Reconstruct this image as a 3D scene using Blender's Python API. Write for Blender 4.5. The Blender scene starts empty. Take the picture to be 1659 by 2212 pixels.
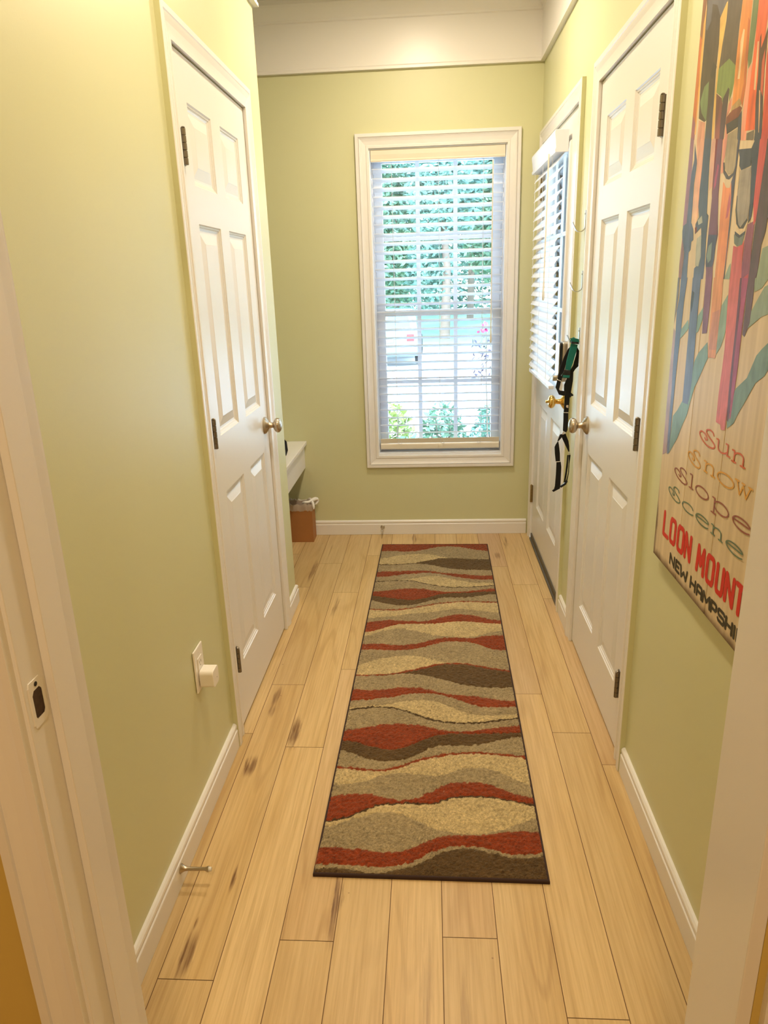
import bpy, bmesh, math, random
import numpy as np
from mathutils import Vector, Matrix
random.seed(7)
EXPOSURE = 0.43
SKY, SUN = 9.5, 4.0
LAMP1, LAMP2, LAMP3 = 16, 12.5, 22
WARM = (1,.83,.62)
SPREAD = 180
WALLC = (.635,.632,.375)
SLAT = 16
FLOOR_A, FLOOR_B, FLOOR_G, FLOOR_S = (.70,.51,.255), (.615,.42,.18), (.39,.235,.088), (.17,.08,.03)
SIGN_A, SIGN_B = (.60,.47,.29), (.72,.58,.38)
C = bpy.context.scene.collection
SC = bpy.context.scene

# ------------------------------------------------------------------ camera, world, lights, exposure
CAM_F, CAM_P, CAM_Y, CAM_R, CAM_Z = 1548.06, 0.313088, 0.070738, -0.032485, 1.4485
def make_camera():
    cd = bpy.data.cameras.new('camera'); co = bpy.data.objects.new('camera', cd); C.objects.link(co)
    fw = Vector((-math.sin(CAM_Y)*math.cos(CAM_P), math.cos(CAM_Y)*math.cos(CAM_P), -math.sin(CAM_P)))
    r0 = Vector((math.cos(CAM_Y), math.sin(CAM_Y), 0)); u0 = r0.cross(fw)
    r = r0*math.cos(CAM_R)+u0*math.sin(CAM_R); u = -r0*math.sin(CAM_R)+u0*math.cos(CAM_R)
    m = Matrix(((r.x,u.x,-fw.x,0),(r.y,u.y,-fw.y,0),(r.z,u.z,-fw.z,CAM_Z),(0,0,0,1)))
    co.matrix_world = m
    cd.sensor_fit = 'HORIZONTAL'; cd.sensor_width = 36; cd.lens = 36*CAM_F/1659
    cd.clip_start = .02; cd.clip_end = 400
    SC.camera = co
make_camera()
SC.view_settings.view_transform = 'Standard'; SC.view_settings.look = 'None'
SC.view_settings.gamma = 1; SC.view_settings.use_curve_mapping = False
SC.view_settings.exposure = EXPOSURE
w = bpy.data.worlds.new('sky'); SC.world = w; w.use_nodes = True
wn = w.node_tree; bg = wn.nodes['Background']
tc = wn.nodes.new('ShaderNodeTexCoord'); sp = wn.nodes.new('ShaderNodeSeparateXYZ'); cr = wn.nodes.new('ShaderNodeValToRGB')
cr.color_ramp.elements[0].position = .0; cr.color_ramp.elements[0].color = (.76,.89,1,1)
cr.color_ramp.elements[1].position = .7; cr.color_ramp.elements[1].color = (.45,.68,1,1)
wn.links.new(tc.outputs['Generated'], sp.inputs[0]); wn.links.new(sp.outputs['Z'], cr.inputs[0])
wn.links.new(cr.outputs[0], bg.inputs['Color']); bg.inputs['Strength'].default_value = SKY
def lamp(name, kind, loc, energy, color, size=.15, rot=(0,0,0)):
    d = bpy.data.lights.new(name, kind); d.energy = energy; d.color = color
    if kind == 'AREA': d.shape = 'DISK'; d.size = size; d.spread = math.radians(SPREAD if color == WARM else 180)
    elif kind == 'SUN': d.angle = size
    else: d.shadow_soft_size = size
    o = bpy.data.objects.new(name, d); C.objects.link(o); o.location = loc; o.rotation_euler = rot
    return o
lamp('sun', 'SUN', (0,-5,20), SUN, (1,.97,.9), .03, (math.radians(48), 0, math.radians(-35)))
lamp('hall_ceiling_lamp', 'AREA', (-.05,3.1,2.72), LAMP1, WARM, .15)
lamp('hall_ceiling_lamp', 'AREA', (-.05,1.62,2.72), LAMP2, WARM, .15)
lamp('room_fill_lamp', 'AREA', (-.05,-.75,2.70), LAMP3, (1,.76,.48), .3)  # unseen lamp added as warm fill through the doorway onto floor and lower walls

# ------------------------------------------------------------------ helpers
def s2l(c):
    return tuple((v/12.92 if v <= .04045 else ((v+.055)/1.055)**2.4) for v in (x/255 for x in c))
def mat(name, col, rough=.5, metal=0, spec=.5, lin=False, bump=0, bscale=60, var=0, vscale=8, coat=0):
    m = bpy.data.materials.new(name); m.use_nodes = True; nt = m.node_tree; b = nt.nodes['Principled BSDF']
    c = col if lin else s2l(col)
    b.inputs['Base Color'].default_value = (*c,1); b.inputs['Roughness'].default_value = rough
    b.inputs['Metallic'].default_value = metal; b.inputs['Specular IOR Level'].default_value = spec
    b.inputs['Coat Weight'].default_value = coat
    if bump or var:
        t = nt.nodes.new('ShaderNodeTexCoord')
    if var:
        n = nt.nodes.new('ShaderNodeTexNoise'); n.inputs['Scale'].default_value = vscale; n.inputs['Detail'].default_value = 5
        r = nt.nodes.new('ShaderNodeMapRange'); r.inputs['To Min'].default_value = 1-var; r.inputs['To Max'].default_value = 1+var
        x = nt.nodes.new('ShaderNodeVectorMath'); x.operation = 'SCALE'; x.inputs[0].default_value = c
        nt.links.new(t.outputs['Object'], n.inputs['Vector']); nt.links.new(n.outputs['Fac'], r.inputs['Value'])
        nt.links.new(r.outputs[0], x.inputs['Scale']); nt.links.new(x.outputs[0], b.inputs['Base Color'])
    if bump:
        n = nt.nodes.new('ShaderNodeTexNoise'); n.inputs['Scale'].default_value = bscale; n.inputs['Detail'].default_value = 4
        bp = nt.nodes.new('ShaderNodeBump'); bp.inputs['Strength'].default_value = bump; bp.inputs['Distance'].default_value = .002
        nt.links.new(t.outputs['Object'], n.inputs['Vector']); nt.links.new(n.outputs['Fac'], bp.inputs['Height'])
        nt.links.new(bp.outputs[0], b.inputs['Normal'])
    return m
class MB:
    def __init__(s): s.v = []; s.f = []; s.mi = []; s.sm = []
    def add(s, vs, fs, mi=0, smooth=False):
        o = len(s.v); s.v += [Vector(p) for p in vs]
        for f in fs: s.f.append([i+o for i in f]); s.mi.append(mi); s.sm.append(smooth)
        return s
    def box(s, F, a0,a1,b0,b1,c0,c1, mi=0):
        P = [F(a,b,c) for a in (a0,a1) for b in (b0,b1) for c in (c0,c1)]
        return s.add(P, [(0,1,3,2),(4,6,7,5),(0,4,5,1),(2,3,7,6),(0,2,6,4),(1,5,7,3)], mi)
    def prism(s, pts, d, mi=0):            # polygon of 3D points extruded along vector d
        n = len(pts); d = Vector(d); P = [Vector(p) for p in pts]+[Vector(p)+d for p in pts]
        return s.add(P, [tuple(range(n))[::-1], tuple(range(n,2*n))]+[(i,(i+1)%n,n+(i+1)%n,n+i) for i in range(n)], mi)
    def lathe(s, org, axis, prof, n=24, mi=0):   # prof: (distance along axis, radius)
        axis = Vector(axis).normalized(); a = axis.orthogonal().normalized(); b = axis.cross(a); org = Vector(org)
        P = []; 
        for h, r in prof:
            for k in range(n):
                t = 2*math.pi*k/n; P.append(org+axis*h+(a*math.cos(t)+b*math.sin(t))*r)
        m = len(prof)
        F = [(i*n+k, i*n+(k+1)%n, (i+1)*n+(k+1)%n, (i+1)*n+k) for i in range(m-1) for k in range(n)]
        s.add(P, F, mi, True)
        o = len(s.v)-m*n
        s.f.append([o+k for k in range(n)][::-1]); s.mi.append(mi); s.sm.append(False)
        s.f.append([o+(m-1)*n+k for k in range(n)]); s.mi.append(mi); s.sm.append(False)
        return s
    def tube(s, pts, r, n=8, mi=0):
        pts = [Vector(p) for p in pts]; P = []
        up = None
        for i, p in enumerate(pts):
            t = (pts[min(i+1,len(pts)-1)]-pts[max(i-1,0)]).normalized()
            a = t.orthogonal().normalized() if up is None else (up-t*up.dot(t)).normalized()
            up = a; b = t.cross(a); rr = r[i] if isinstance(r,(list,tuple)) else r
            P += [p+(a*math.cos(2*math.pi*k/n)+b*math.sin(2*math.pi*k/n))*rr for k in range(n)]
        m = len(pts)
        F = [(i*n+k, i*n+(k+1)%n, (i+1)*n+(k+1)%n, (i+1)*n+k) for i in range(m-1) for k in range(n)]
        F += [tuple(range(n))[::-1], tuple((m-1)*n+k for k in range(n))]
        return s.add(P, F, mi, True)
    def sweep(s, F, path, prof, closed=False, flip=1, mi=0, edge_mi=None):
        # path: 2D points (s,z); prof: (d across to the outside, t out of the wall); mitred corners
        n = len(path); m = len(prof); P = []
        dirs = []
        for i in range(n):
            def nrm(a,b):
                v = Vector((b[0]-a[0], b[1]-a[1])).normalized(); return Vector((-v.y, v.x))*flip
            if closed or 0 < i < n-1:
                n1 = nrm(path[i-1], path[i]); n2 = nrm(path[i], path[(i+1)%n]); q = (n1+n2); dirs.append(q/ (1+n1.dot(n2)))
            elif i == 0: dirs.append(nrm(path[0], path[1]))
            else: dirs.append(nrm(path[-2], path[-1]))
        for i in range(n):
            for d, t in prof:
                P.append(F(t, path[i][0]+dirs[i].x*d, path[i][1]+dirs[i].y*d))
        L = n if closed else n-1
        Fc = [(i*m+k, i*m+(k+1)%m, ((i+1)%n)*m+(k+1)%m, ((i+1)%n)*m+k) for i in range(L) for k in range(m)]
        if not closed: Fc += [tuple(range(m))[::-1], tuple((n-1)*m+k for k in range(m))]
        o = len(s.mi); s.add(P, Fc, mi)
        if edge_mi is not None:
            for i in range(L): s.mi[o+i*m+m-2] = edge_mi
        return s
ORG = {}
def obj(name, mb, mats, parent=None, origin=None, bevel=0, seg=2, smooth=False, recalc=True, kind=None, label=None):
    me = bpy.data.meshes.new(name)
    if origin is None:
        if parent is not None: origin = ORG[parent]
        else:
            xs = [v.x for v in mb.v]; ys = [v.y for v in mb.v]; zs = [v.z for v in mb.v]
            origin = Vector(((min(xs)+max(xs))/2, (min(ys)+max(ys))/2, min(zs)))
    origin = Vector(origin)
    me.from_pydata([tuple(v-origin) for v in mb.v], [], mb.f)
    if not isinstance(mats,(list,tuple)): mats = [mats]
    for m in mats: me.materials.append(m)
    me.polygons.foreach_set('material_index', mb.mi); me.polygons.foreach_set('use_smooth', [x or smooth for x in mb.sm])
    if any(mb.sm): me.set_sharp_from_angle(angle=math.radians(38))
    if recalc:
        bm = bmesh.new(); bm.from_mesh(me); bmesh.ops.recalc_face_normals(bm, faces=bm.faces); bm.to_mesh(me); bm.free()
    o = bpy.data.objects.new(name, me); C.objects.link(o); ORG[o] = origin
    if parent is not None: o.parent = parent; o.location = origin-ORG[parent]
    else: o.location = origin
    if bevel:
        b = o.modifiers.new('bevel','BEVEL'); b.width = bevel; b.segments = seg; b.limit_method = 'ANGLE'; b.angle_limit = math.radians(40)
        b.harden_normals = False
    if kind: o['kind'] = kind
    if label: o['label'] = label
    return o
def tag(o, label, cat, group=None, kind=None):
    o['label'] = label; o['category'] = cat
    if group: o['group'] = group
    if kind: o['kind'] = kind
    return o
def thing(name, label, cat, loc, group=None, kind=None):
    o = bpy.data.objects.new(name, None); C.objects.link(o); o.location = loc; o.empty_display_size = .05; ORG[o] = Vector(loc)
    return tag(o, label, cat, group, kind)
def struct(name, mb, m, label, **k):
    o = obj(name, mb, m, kind='structure', label=label, **k); return o

# wall frames: (n = distance out of the wall into the hall, y along the hall, z up)
XLc, aL, XRc, aR, YB = -.6531, .0036, .5708, -.0011, 4.0405
XL = lambda y: XLc+aL*(y-2.5)
XR = lambda y: XRc+aR*(y-2.5)
def L(n,y,z): return Vector((XL(y)+n, y, z))
def R(n,y,z): return Vector((XR(y)-n, y, z))
def B(n,x,z): return Vector((x, YB-n, z))
def W(x,y,z): return Vector((x,y,z))
CEIL = 2.74
# ------------------------------------------------------------------ materials
M_wall = mat('green_wall_paint', WALLC, .42, spec=.45, lin=True, bump=.06, bscale=240, var=.015, vscale=3)
M_trim = mat('white_trim_paint', (.80,.775,.735), .32, spec=.5, lin=True, bump=.03, bscale=90)
M_door = mat('white_door_paint', (.77,.755,.725), .30, spec=.5, lin=True, bump=.05, bscale=35)
M_ceil = mat('white_ceiling_paint', (.74,.73,.70), .6, lin=True, bump=.05, bscale=150)
M_frieze = mat('white_frieze_paint', (.82,.79,.73), .34, lin=True)
M_room = mat('ochre_room_paint', (.60,.44,.12), .6, lin=True)
M_nickel = mat('brushed_nickel', (.50,.43,.33), .28, 1, lin=True)
M_hinge = mat('antique_nickel', (.24,.205,.155), .38, 1, lin=True)
M_steel = mat('hook_steel', (.55,.53,.50), .3, 1, lin=True)
M_brass = mat('polished_brass', (.83,.58,.20), .14, 1, lin=True)
M_wornbrass = mat('worn_brass', (.40,.30,.15), .35, 1, lin=True)
M_black = mat('black_webbing', (.008,.008,.009), .7, spec=.3, lin=True)
M_teal = mat('teal_webbing', (.010,.16,.14), .6, spec=.3, lin=True, var=.15, vscale=200)
M_rubber = mat('white_rubber', (.7,.68,.62), .5, lin=True)
M_plastic = mat('white_plastic', (.86,.82,.74), .3, lin=True)
M_dark = mat('dark_gap', (.015,.012,.010), .8, lin=True)
M_blind = mat('white_blind_slats', (.82,.85,.90), .35, lin=True)
M_valance = mat('cream_valance', (.80,.74,.60), .35, lin=True)
M_cord = mat('blind_cord', (.72,.72,.70), .7, lin=True)
M_vinyl = mat('white_window_vinyl', (.84,.87,.92), .3, lin=True)
M_card = mat('brown_cardboard', (.40,.17,.05), .65, lin=True, var=.06, vscale=20)
M_bag = mat('white_bag_plastic', (.82,.80,.76), .3, lin=True)
M_sweep = mat('dark_door_sweep', (.10,.085,.06), .6, lin=True)
M_silver = mat('silver_ring', (.75,.74,.72), .25, 1, lin=True)
M_keyblack = mat('glossy_black', (.006,.006,.007), .12, lin=True)
M_tag = mat('pale_tag', (.65,.55,.48), .5, lin=True)
def glass(name):
    m = bpy.data.materials.new(name); m.use_nodes = True; nt = m.node_tree; nt.nodes.clear()
    o = nt.nodes.new('ShaderNodeOutputMaterial'); mx = nt.nodes.new('ShaderNodeMixShader'); t = nt.nodes.new('ShaderNodeBsdfTransparent'); g = nt.nodes.new('ShaderNodeBsdfGlossy')
    fr = nt.nodes.new('ShaderNodeFresnel'); fr.inputs[0].default_value = 1.45; g.inputs['Roughness'].default_value = .01
    t.inputs[0].default_value = (.97,.985,.98,1)
    nt.links.new(fr.outputs[0], mx.inputs[0]); nt.links.new(t.outputs[0], mx.inputs[1]); nt.links.new(g.outputs[0], mx.inputs[2]); nt.links.new(mx.outputs[0], o.inputs[0])
    return m
M_glass = glass('window_glass')
def clear_bag():
    m = bpy.data.materials.new('clear_bag_plastic'); m.use_nodes = True; nt = m.node_tree; b = nt.nodes['Principled BSDF']
    b.inputs['Base Color'].default_value = (.7,.62,.52,1); b.inputs['Roughness'].default_value = .25; b.inputs['Alpha'].default_value = .55
    return m
M_bagc = clear_bag()

def wood_floor():
    m = bpy.data.materials.new('maple_plank_floor'); m.use_nodes = True; nt = m.node_tree; N = nt.nodes; K = nt.links.new
    b = N['Principled BSDF']; tc = N.new('ShaderNodeTexCoord'); at = N.new('ShaderNodeAttribute'); at.attribute_name = 'plank_rnd'
    def math_(op, a, c=None, clamp=False):
        n = N.new('ShaderNodeMath'); n.operation = op; n.use_clamp = clamp
        for i, v in enumerate((a,c)):
            if v is None: continue
            if isinstance(v,(int,float)): n.inputs[i].default_value = v
            else: K(v, n.inputs[i])
        return n.outputs[0]
    sp = N.new('ShaderNodeSeparateXYZ'); K(tc.outputs['Object'], sp.inputs[0])
    def coords(sx, sy, off):
        c = N.new('ShaderNodeCombineXYZ'); K(math_('MULTIPLY', sp.outputs['X'], sx), c.inputs[0]); K(math_('MULTIPLY', sp.outputs['Y'], sy), c.inputs[1])
        K(math_('MULTIPLY', at.outputs['Fac'], off), c.inputs[2]); return c.outputs[0]
    def noise(vec, scale, det, rough=.5):
        n = N.new('ShaderNodeTexNoise'); n.inputs['Scale'].default_value = scale; n.inputs['Detail'].default_value = det; n.inputs['Roughness'].default_value = rough
        K(vec, n.inputs['Vector']); return n.outputs['Fac']
    def mrange(v, a, c, d, e, smooth=False):
        n = N.new('ShaderNodeMapRange'); n.inputs[1].default_value = a; n.inputs[2].default_value = c; n.inputs[3].default_value = d; n.inputs[4].default_value = e
        if smooth: n.interpolation_type = 'SMOOTHSTEP'
        K(v, n.inputs[0]); return n.outputs[0]
    def mix(f, a, c, mode='MIX'):
        n = N.new('ShaderNodeMix'); n.data_type = 'RGBA'; n.blend_type = mode
        if isinstance(f,(int,float)): n.inputs[0].default_value = f
        else: K(f, n.inputs[0])
        for i, v in ((6,a),(7,c)):
            if isinstance(v, tuple): n.inputs[i].default_value = (*v,1)
            else: K(v, n.inputs[i])
        return n.outputs[2]
    fine = noise(coords(140,3.5,37), 1, 6, .65)
    broad = noise(coords(9,1.2,53), 1, 3, .5)
    warp = noise(coords(5,.55,71), 1, 2, .4)
    # cathedral rings
    rr = math_('SINE', math_('ADD', math_('MULTIPLY', warp, 75), math_('MULTIPLY', sp.outputs['X'], 60)))
    ring = math_('MULTIPLY', mrange(rr, .55, 1, 0, 1), mrange(broad, .42, .62, 0, 1))
    col = mix(mrange(broad, .3, .7, 0, 1), FLOOR_A, FLOOR_B)
    tone = mrange(at.outputs['Fac'], 0, 1, .90, 1.07)
    pink = N.new('ShaderNodeAttribute'); pink.attribute_name = 'plank_pink'
    col = mix(math_('MULTIPLY', pink.outputs['Fac'], .6), col, (.62,.40,.27))
    tv = N.new('ShaderNodeVectorMath'); tv.operation = 'SCALE'; K(col, tv.inputs[0]); K(tone, tv.inputs['Scale'])
    col = mix(mrange(fine, .40, .72, 0, .55), tv.outputs[0], FLOOR_G)
    col = mix(math_('MULTIPLY', ring, .36), col, FLOOR_G)
    # rare mineral streaks
    st = mrange(noise(coords(22,.9,91), 1, 4, .6), .70, .78, 0, .55, True)
    col = mix(st, col, FLOOR_S)
    # small dark specks
    vo = N.new('ShaderNodeTexVoronoi'); vo.inputs['Scale'].default_value = 9; K(tc.outputs['Object'], vo.inputs['Vector'])
    sk = mrange(vo.outputs['Distance'], .018, .030, .55, 0)
    col = mix(sk, col, FLOOR_S)
    # individual knots and streaks of the boards
    for (x,y,rx,ry,s) in KNOTS:
        c = N.new('ShaderNodeCombineXYZ')
        dn = noise(coords(60,6,13), 1, 4, .6)
        K(math_('DIVIDE', math_('ADD', math_('SUBTRACT', sp.outputs['X'], x), math_('MULTIPLY', math_('SUBTRACT', dn, .5), rx*4.5)), rx), c.inputs[0])
        K(math_('DIVIDE', math_('SUBTRACT', sp.outputs['Y'], y), ry), c.inputs[1])
        ln = N.new('ShaderNodeVectorMath'); ln.operation = 'LENGTH'; K(c.outputs[0], ln.inputs[0])
        col = mix(math_('MULTIPLY', mrange(ln.outputs['Value'], .25, 1.15, s, 0, True), mrange(fine, .30, .62, .45, 1)), col, FLOOR_S)
    K(col, b.inputs['Base Color'])
    b.inputs['Roughness'].default_value = .38; b.inputs['Specular IOR Level'].default_value = .35
    bp = N.new('ShaderNodeBump'); bp.inputs['Strength'].default_value = .12; bp.inputs['Distance'].default_value = .001; K(fine, bp.inputs['Height']); K(bp.outputs[0], b.inputs['Normal'])
    return m
KNOTS = [(-.584,1.876,.026,.055,1.0),(-.518,1.43,.005,.05,.95),(-.572,1.294,.004,.022,.9),(-.566,1.21,.016,.07,1.0),(-.474,2.055,.019,.10,1.0),
 (-.579,2.27,.010,.09,.8),(-.249,1.37,.014,.14,1.0),(-.457,3.05,.014,.13,.75),(-.632,3.47,.012,.17,.85),(.353,3.673,.020,.055,.7),(-.107,3.955,.014,.09,.75),(.417,3.88,.011,.12,.7),(-.578,2.18,.012,.05,.55),(.06,1.10,.010,.12,.35),(-.02,1.12,.016,.18,.3)]
M_floor = wood_floor()
M_seam = mat('plank_seam', (.13,.06,.02), .8, lin=True)

# ------------------------------------------------------------------ measured outlines (rug bands across the width, sign paint, harness webbing)
RUG_BANDS=[
 ("R",[9548,9556,9565,9561,9544,9526,9522,9536,9556,9610,9664,9721,9780,9831,9843,9856,9849,9820,9790,9740,9684,9628,9588,9551,9520]),
 ("T",[9065,9103,9161,9216,9263,9311,9345,9352,9359,9358,9338,9318,9270,9210,9158,9122,9116,9105,9089,9072,9054,9037,9044,9061,9075]),
 ("C",[8737,8738,8738,8739,8750,8761,8773,8802,8830,8880,8932,8984,9037,9083,9099,9112,9106,9095,9078,9061,9044,9027,9031,9044,9054]),
 ("B",[8697,8698,8698,8699,8710,8720,8732,8756,8780,8766,8748,8710,8664,8615,8557,8500,8467,8448,8428,8421,8417,8412,8408,8403,8400]),
 ("T",[8316,8319,8323,8327,8334,8341,8349,8362,8377,8388,8374,8359,8322,8269,8235,8223,8210,8191,8169,8147,8125,8103,8103,8107,8110]),
 ("R",[8017,8030,8051,8076,8110,8144,8171,8192,8213,8232,8251,8248,8234,8213,8160,8108,8060,8015,7969,7943,7917,7898,7892,7887,7884]),
 ("T",[7799,7812,7831,7848,7859,7869,7889,7919,7950,7992,8039,8086,8070,8049,8009,7951,7892,7841,7792,7746,7736,7725,7723,7724,7725]),
 ("C",[7790,7803,7822,7839,7850,7860,7859,7842,7824,7764,7703,7650,7604,7561,7537,7512,7509,7510,7511,7520,7537,7554,7572,7590,7603]),
 ("D",[7754,7770,7792,7812,7823,7833,7831,7810,7789,7729,7669,7616,7569,7527,7502,7478,7475,7476,7477,7486,7503,7520,7538,7556,7569]),
 ("T",[7270,7284,7299,7325,7362,7398,7415,7429,7437,7422,7408,7379,7337,7300,7283,7266,7271,7280,7289,7311,7343,7375,7399,7423,7441]),
 ("R",[7088,7062,7032,6999,6961,6924,6898,6879,6888,6909,6956,7011,7079,7143,7176,7210,7217,7221,7225,7238,7258,7278,7286,7293,7299]),
 ("B",[6863,6812,6759,6713,6667,6646,6630,6636,6662,6700,6762,6830,6906,6962,7001,7012,7001,6990,7004,7020,7056,7103,7140,7160,7176]),
 ("T",[6484,6474,6463,6452,6455,6460,6474,6503,6531,6577,6624,6667,6705,6743,6770,6796,6817,6828,6838,6836,6830,6823,6815,6807,6802]),
 ("R",[6446,6437,6426,6415,6418,6422,6436,6465,6493,6538,6585,6628,6666,6704,6731,6757,6778,6789,6799,6797,6791,6784,6776,6768,6764]),
 ("C",[6074,6086,6103,6124,6155,6186,6218,6249,6272,6286,6299,6321,6358,6395,6435,6475,6496,6483,6469,6443,6415,6389,6366,6344,6329]),
 ("T",[5898,5929,5965,5982,5996,5998,5982,5967,5960,5953,5960,5981,6034,6102,6161,6213,6247,6257,6243,6209,6170,6103,6040,6024,6010]),
 ("R",[5513,5547,5590,5654,5723,5785,5840,5848,5855,5855,5851,5851,5859,5872,5910,5946,5955,5963,5952,5939,5921,5900,5881,5869,5859]),
 ("C",[5364,5417,5486,5555,5613,5653,5661,5647,5617,5572,5524,5471,5419,5402,5385,5366,5346,5339,5352,5370,5429,5487,5536,5581,5619]),
 ("T",[5062,5080,5099,5089,5070,5055,5044,5038,5067,5096,5149,5206,5255,5298,5329,5331,5333,5325,5313,5324,5367,5407,5413,5419,5425]),
 ("R",[4868,4878,4889,4883,4873,4867,4870,4873,4894,4915,4965,5021,5077,5133,5175,5185,5195,5186,5177,5119,5044,4975,4907,4896,4887]),
 ("T",[4353,4415,4486,4542,4592,4621,4649,4664,4680,4668,4653,4614,4561,4502,4474,4465,4460,4452,4423,4394,4353,4311,4283,4256,4235]),
 ("C",[4063,4063,4063,4070,4079,4095,4126,4159,4200,4242,4293,4344,4390,4432,4452,4465,4460,4452,4423,4394,4353,4311,4283,4256,4235]),
 ("R",[4026,4027,4027,4033,4042,4057,4085,4115,4150,4188,4239,4289,4338,4383,4406,4422,4419,4413,4381,4350,4306,4261,4234,4207,4188]),
 ("B",[4021,4025,4027,4033,4040,4051,4076,4098,4107,4100,4082,4047,4013,3967,3921,3870,3818,3786,3757,3738,3721,3715,3710,3726,3744]),
 ("T",[3649,3628,3609,3611,3615,3642,3669,3689,3709,3702,3695,3656,3616,3572,3527,3509,3493,3486,3479,3452,3424,3395,3370,3368,3367]),
 ("R",[3319,3326,3333,3352,3374,3400,3427,3464,3503,3524,3544,3544,3542,3507,3465,3405,3342,3277,3233,3194,3191,3189,3194,3202,3209]),
 ("T",[3115,3137,3158,3175,3192,3209,3233,3279,3315,3332,3349,3350,3325,3283,3216,3144,3066,3015,2983,2977,2980,2983,2993,3004,3013]),
 ("C",[3088,3114,3140,3157,3171,3171,3165,3134,3096,3032,2972,2920,2873,2839,2815,2804,2795,2803,2811,2824,2848,2872,2895,2917,2937]),
 ("D",[3052,3078,3103,3120,3135,3136,3130,3097,3057,2992,2930,2878,2831,2797,2774,2765,2758,2766,2773,2787,2811,2835,2858,2880,2899]),
 ("T",[2563,2588,2616,2642,2670,2703,2726,2743,2745,2736,2722,2686,2651,2617,2594,2583,2578,2593,2607,2630,2663,2694,2713,2732,2751]),
 ("R",[2345,2327,2302,2255,2212,2175,2154,2150,2182,2232,2308,2390,2450,2497,2521,2528,2522,2522,2534,2546,2549,2553,2561,2572,2582]),
 ("B",[2134,2089,2042,1987,1941,1915,1902,1901,1926,1969,2043,2131,2197,2253,2260,2261,2254,2260,2284,2321,2366,2403,2437,2471,2503]),
 ("T",[1774,1771,1767,1754,1737,1734,1737,1769,1811,1877,1936,1986,2022,2052,2081,2107,2123,2131,2130,2126,2115,2105,2092,2078,2064]),
 ("R",[1737,1732,1726,1714,1697,1693,1696,1727,1768,1834,1894,1943,1979,2009,2038,2063,2079,2087,2086,2082,2072,2061,2047,2032,2018]),
 ("C",[1411,1422,1436,1464,1495,1561,1616,1660,1670,1671,1655,1639,1623,1638,1667,1740,1788,1802,1802,1794,1745,1683,1602,1529,1470]),
 ("T",[1207,1226,1248,1266,1267,1260,1227,1196,1169,1172,1193,1255,1328,1406,1472,1506,1526,1525,1514,1488,1428,1366,1320,1290,1269]),
 ("R",[786,814,851,893,963,1030,1087,1113,1129,1135,1130,1128,1132,1171,1215,1257,1270,1274,1269,1264,1253,1218,1189,1164,1141]),
 ("D",[758,785,821,863,932,1000,1059,1086,1102,1108,1103,1101,1105,1144,1188,1230,1243,1246,1242,1236,1225,1190,1161,1135,1112]),
 ("C",[697,726,769,821,863,905,946,958,941,902,851,795,741,694,666,647,639,643,655,686,723,781,836,888,934]),
 ("T",[366,374,382,378,372,353,338,332,336,354,401,464,536,579,602,611,615,624,637,656,675,694,704,699,694]),
 ("R",[119,126,134,135,133,124,119,120,131,155,197,270,339,395,429,450,456,443,422,395,358,345,345,373,399]),
 ("T",[64,79,88,82,65,47,35,42,64,95,141,200,269,334,383,411,421,404,379,349,313,301,301,325,347]),
 ("B",None),
]
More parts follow.
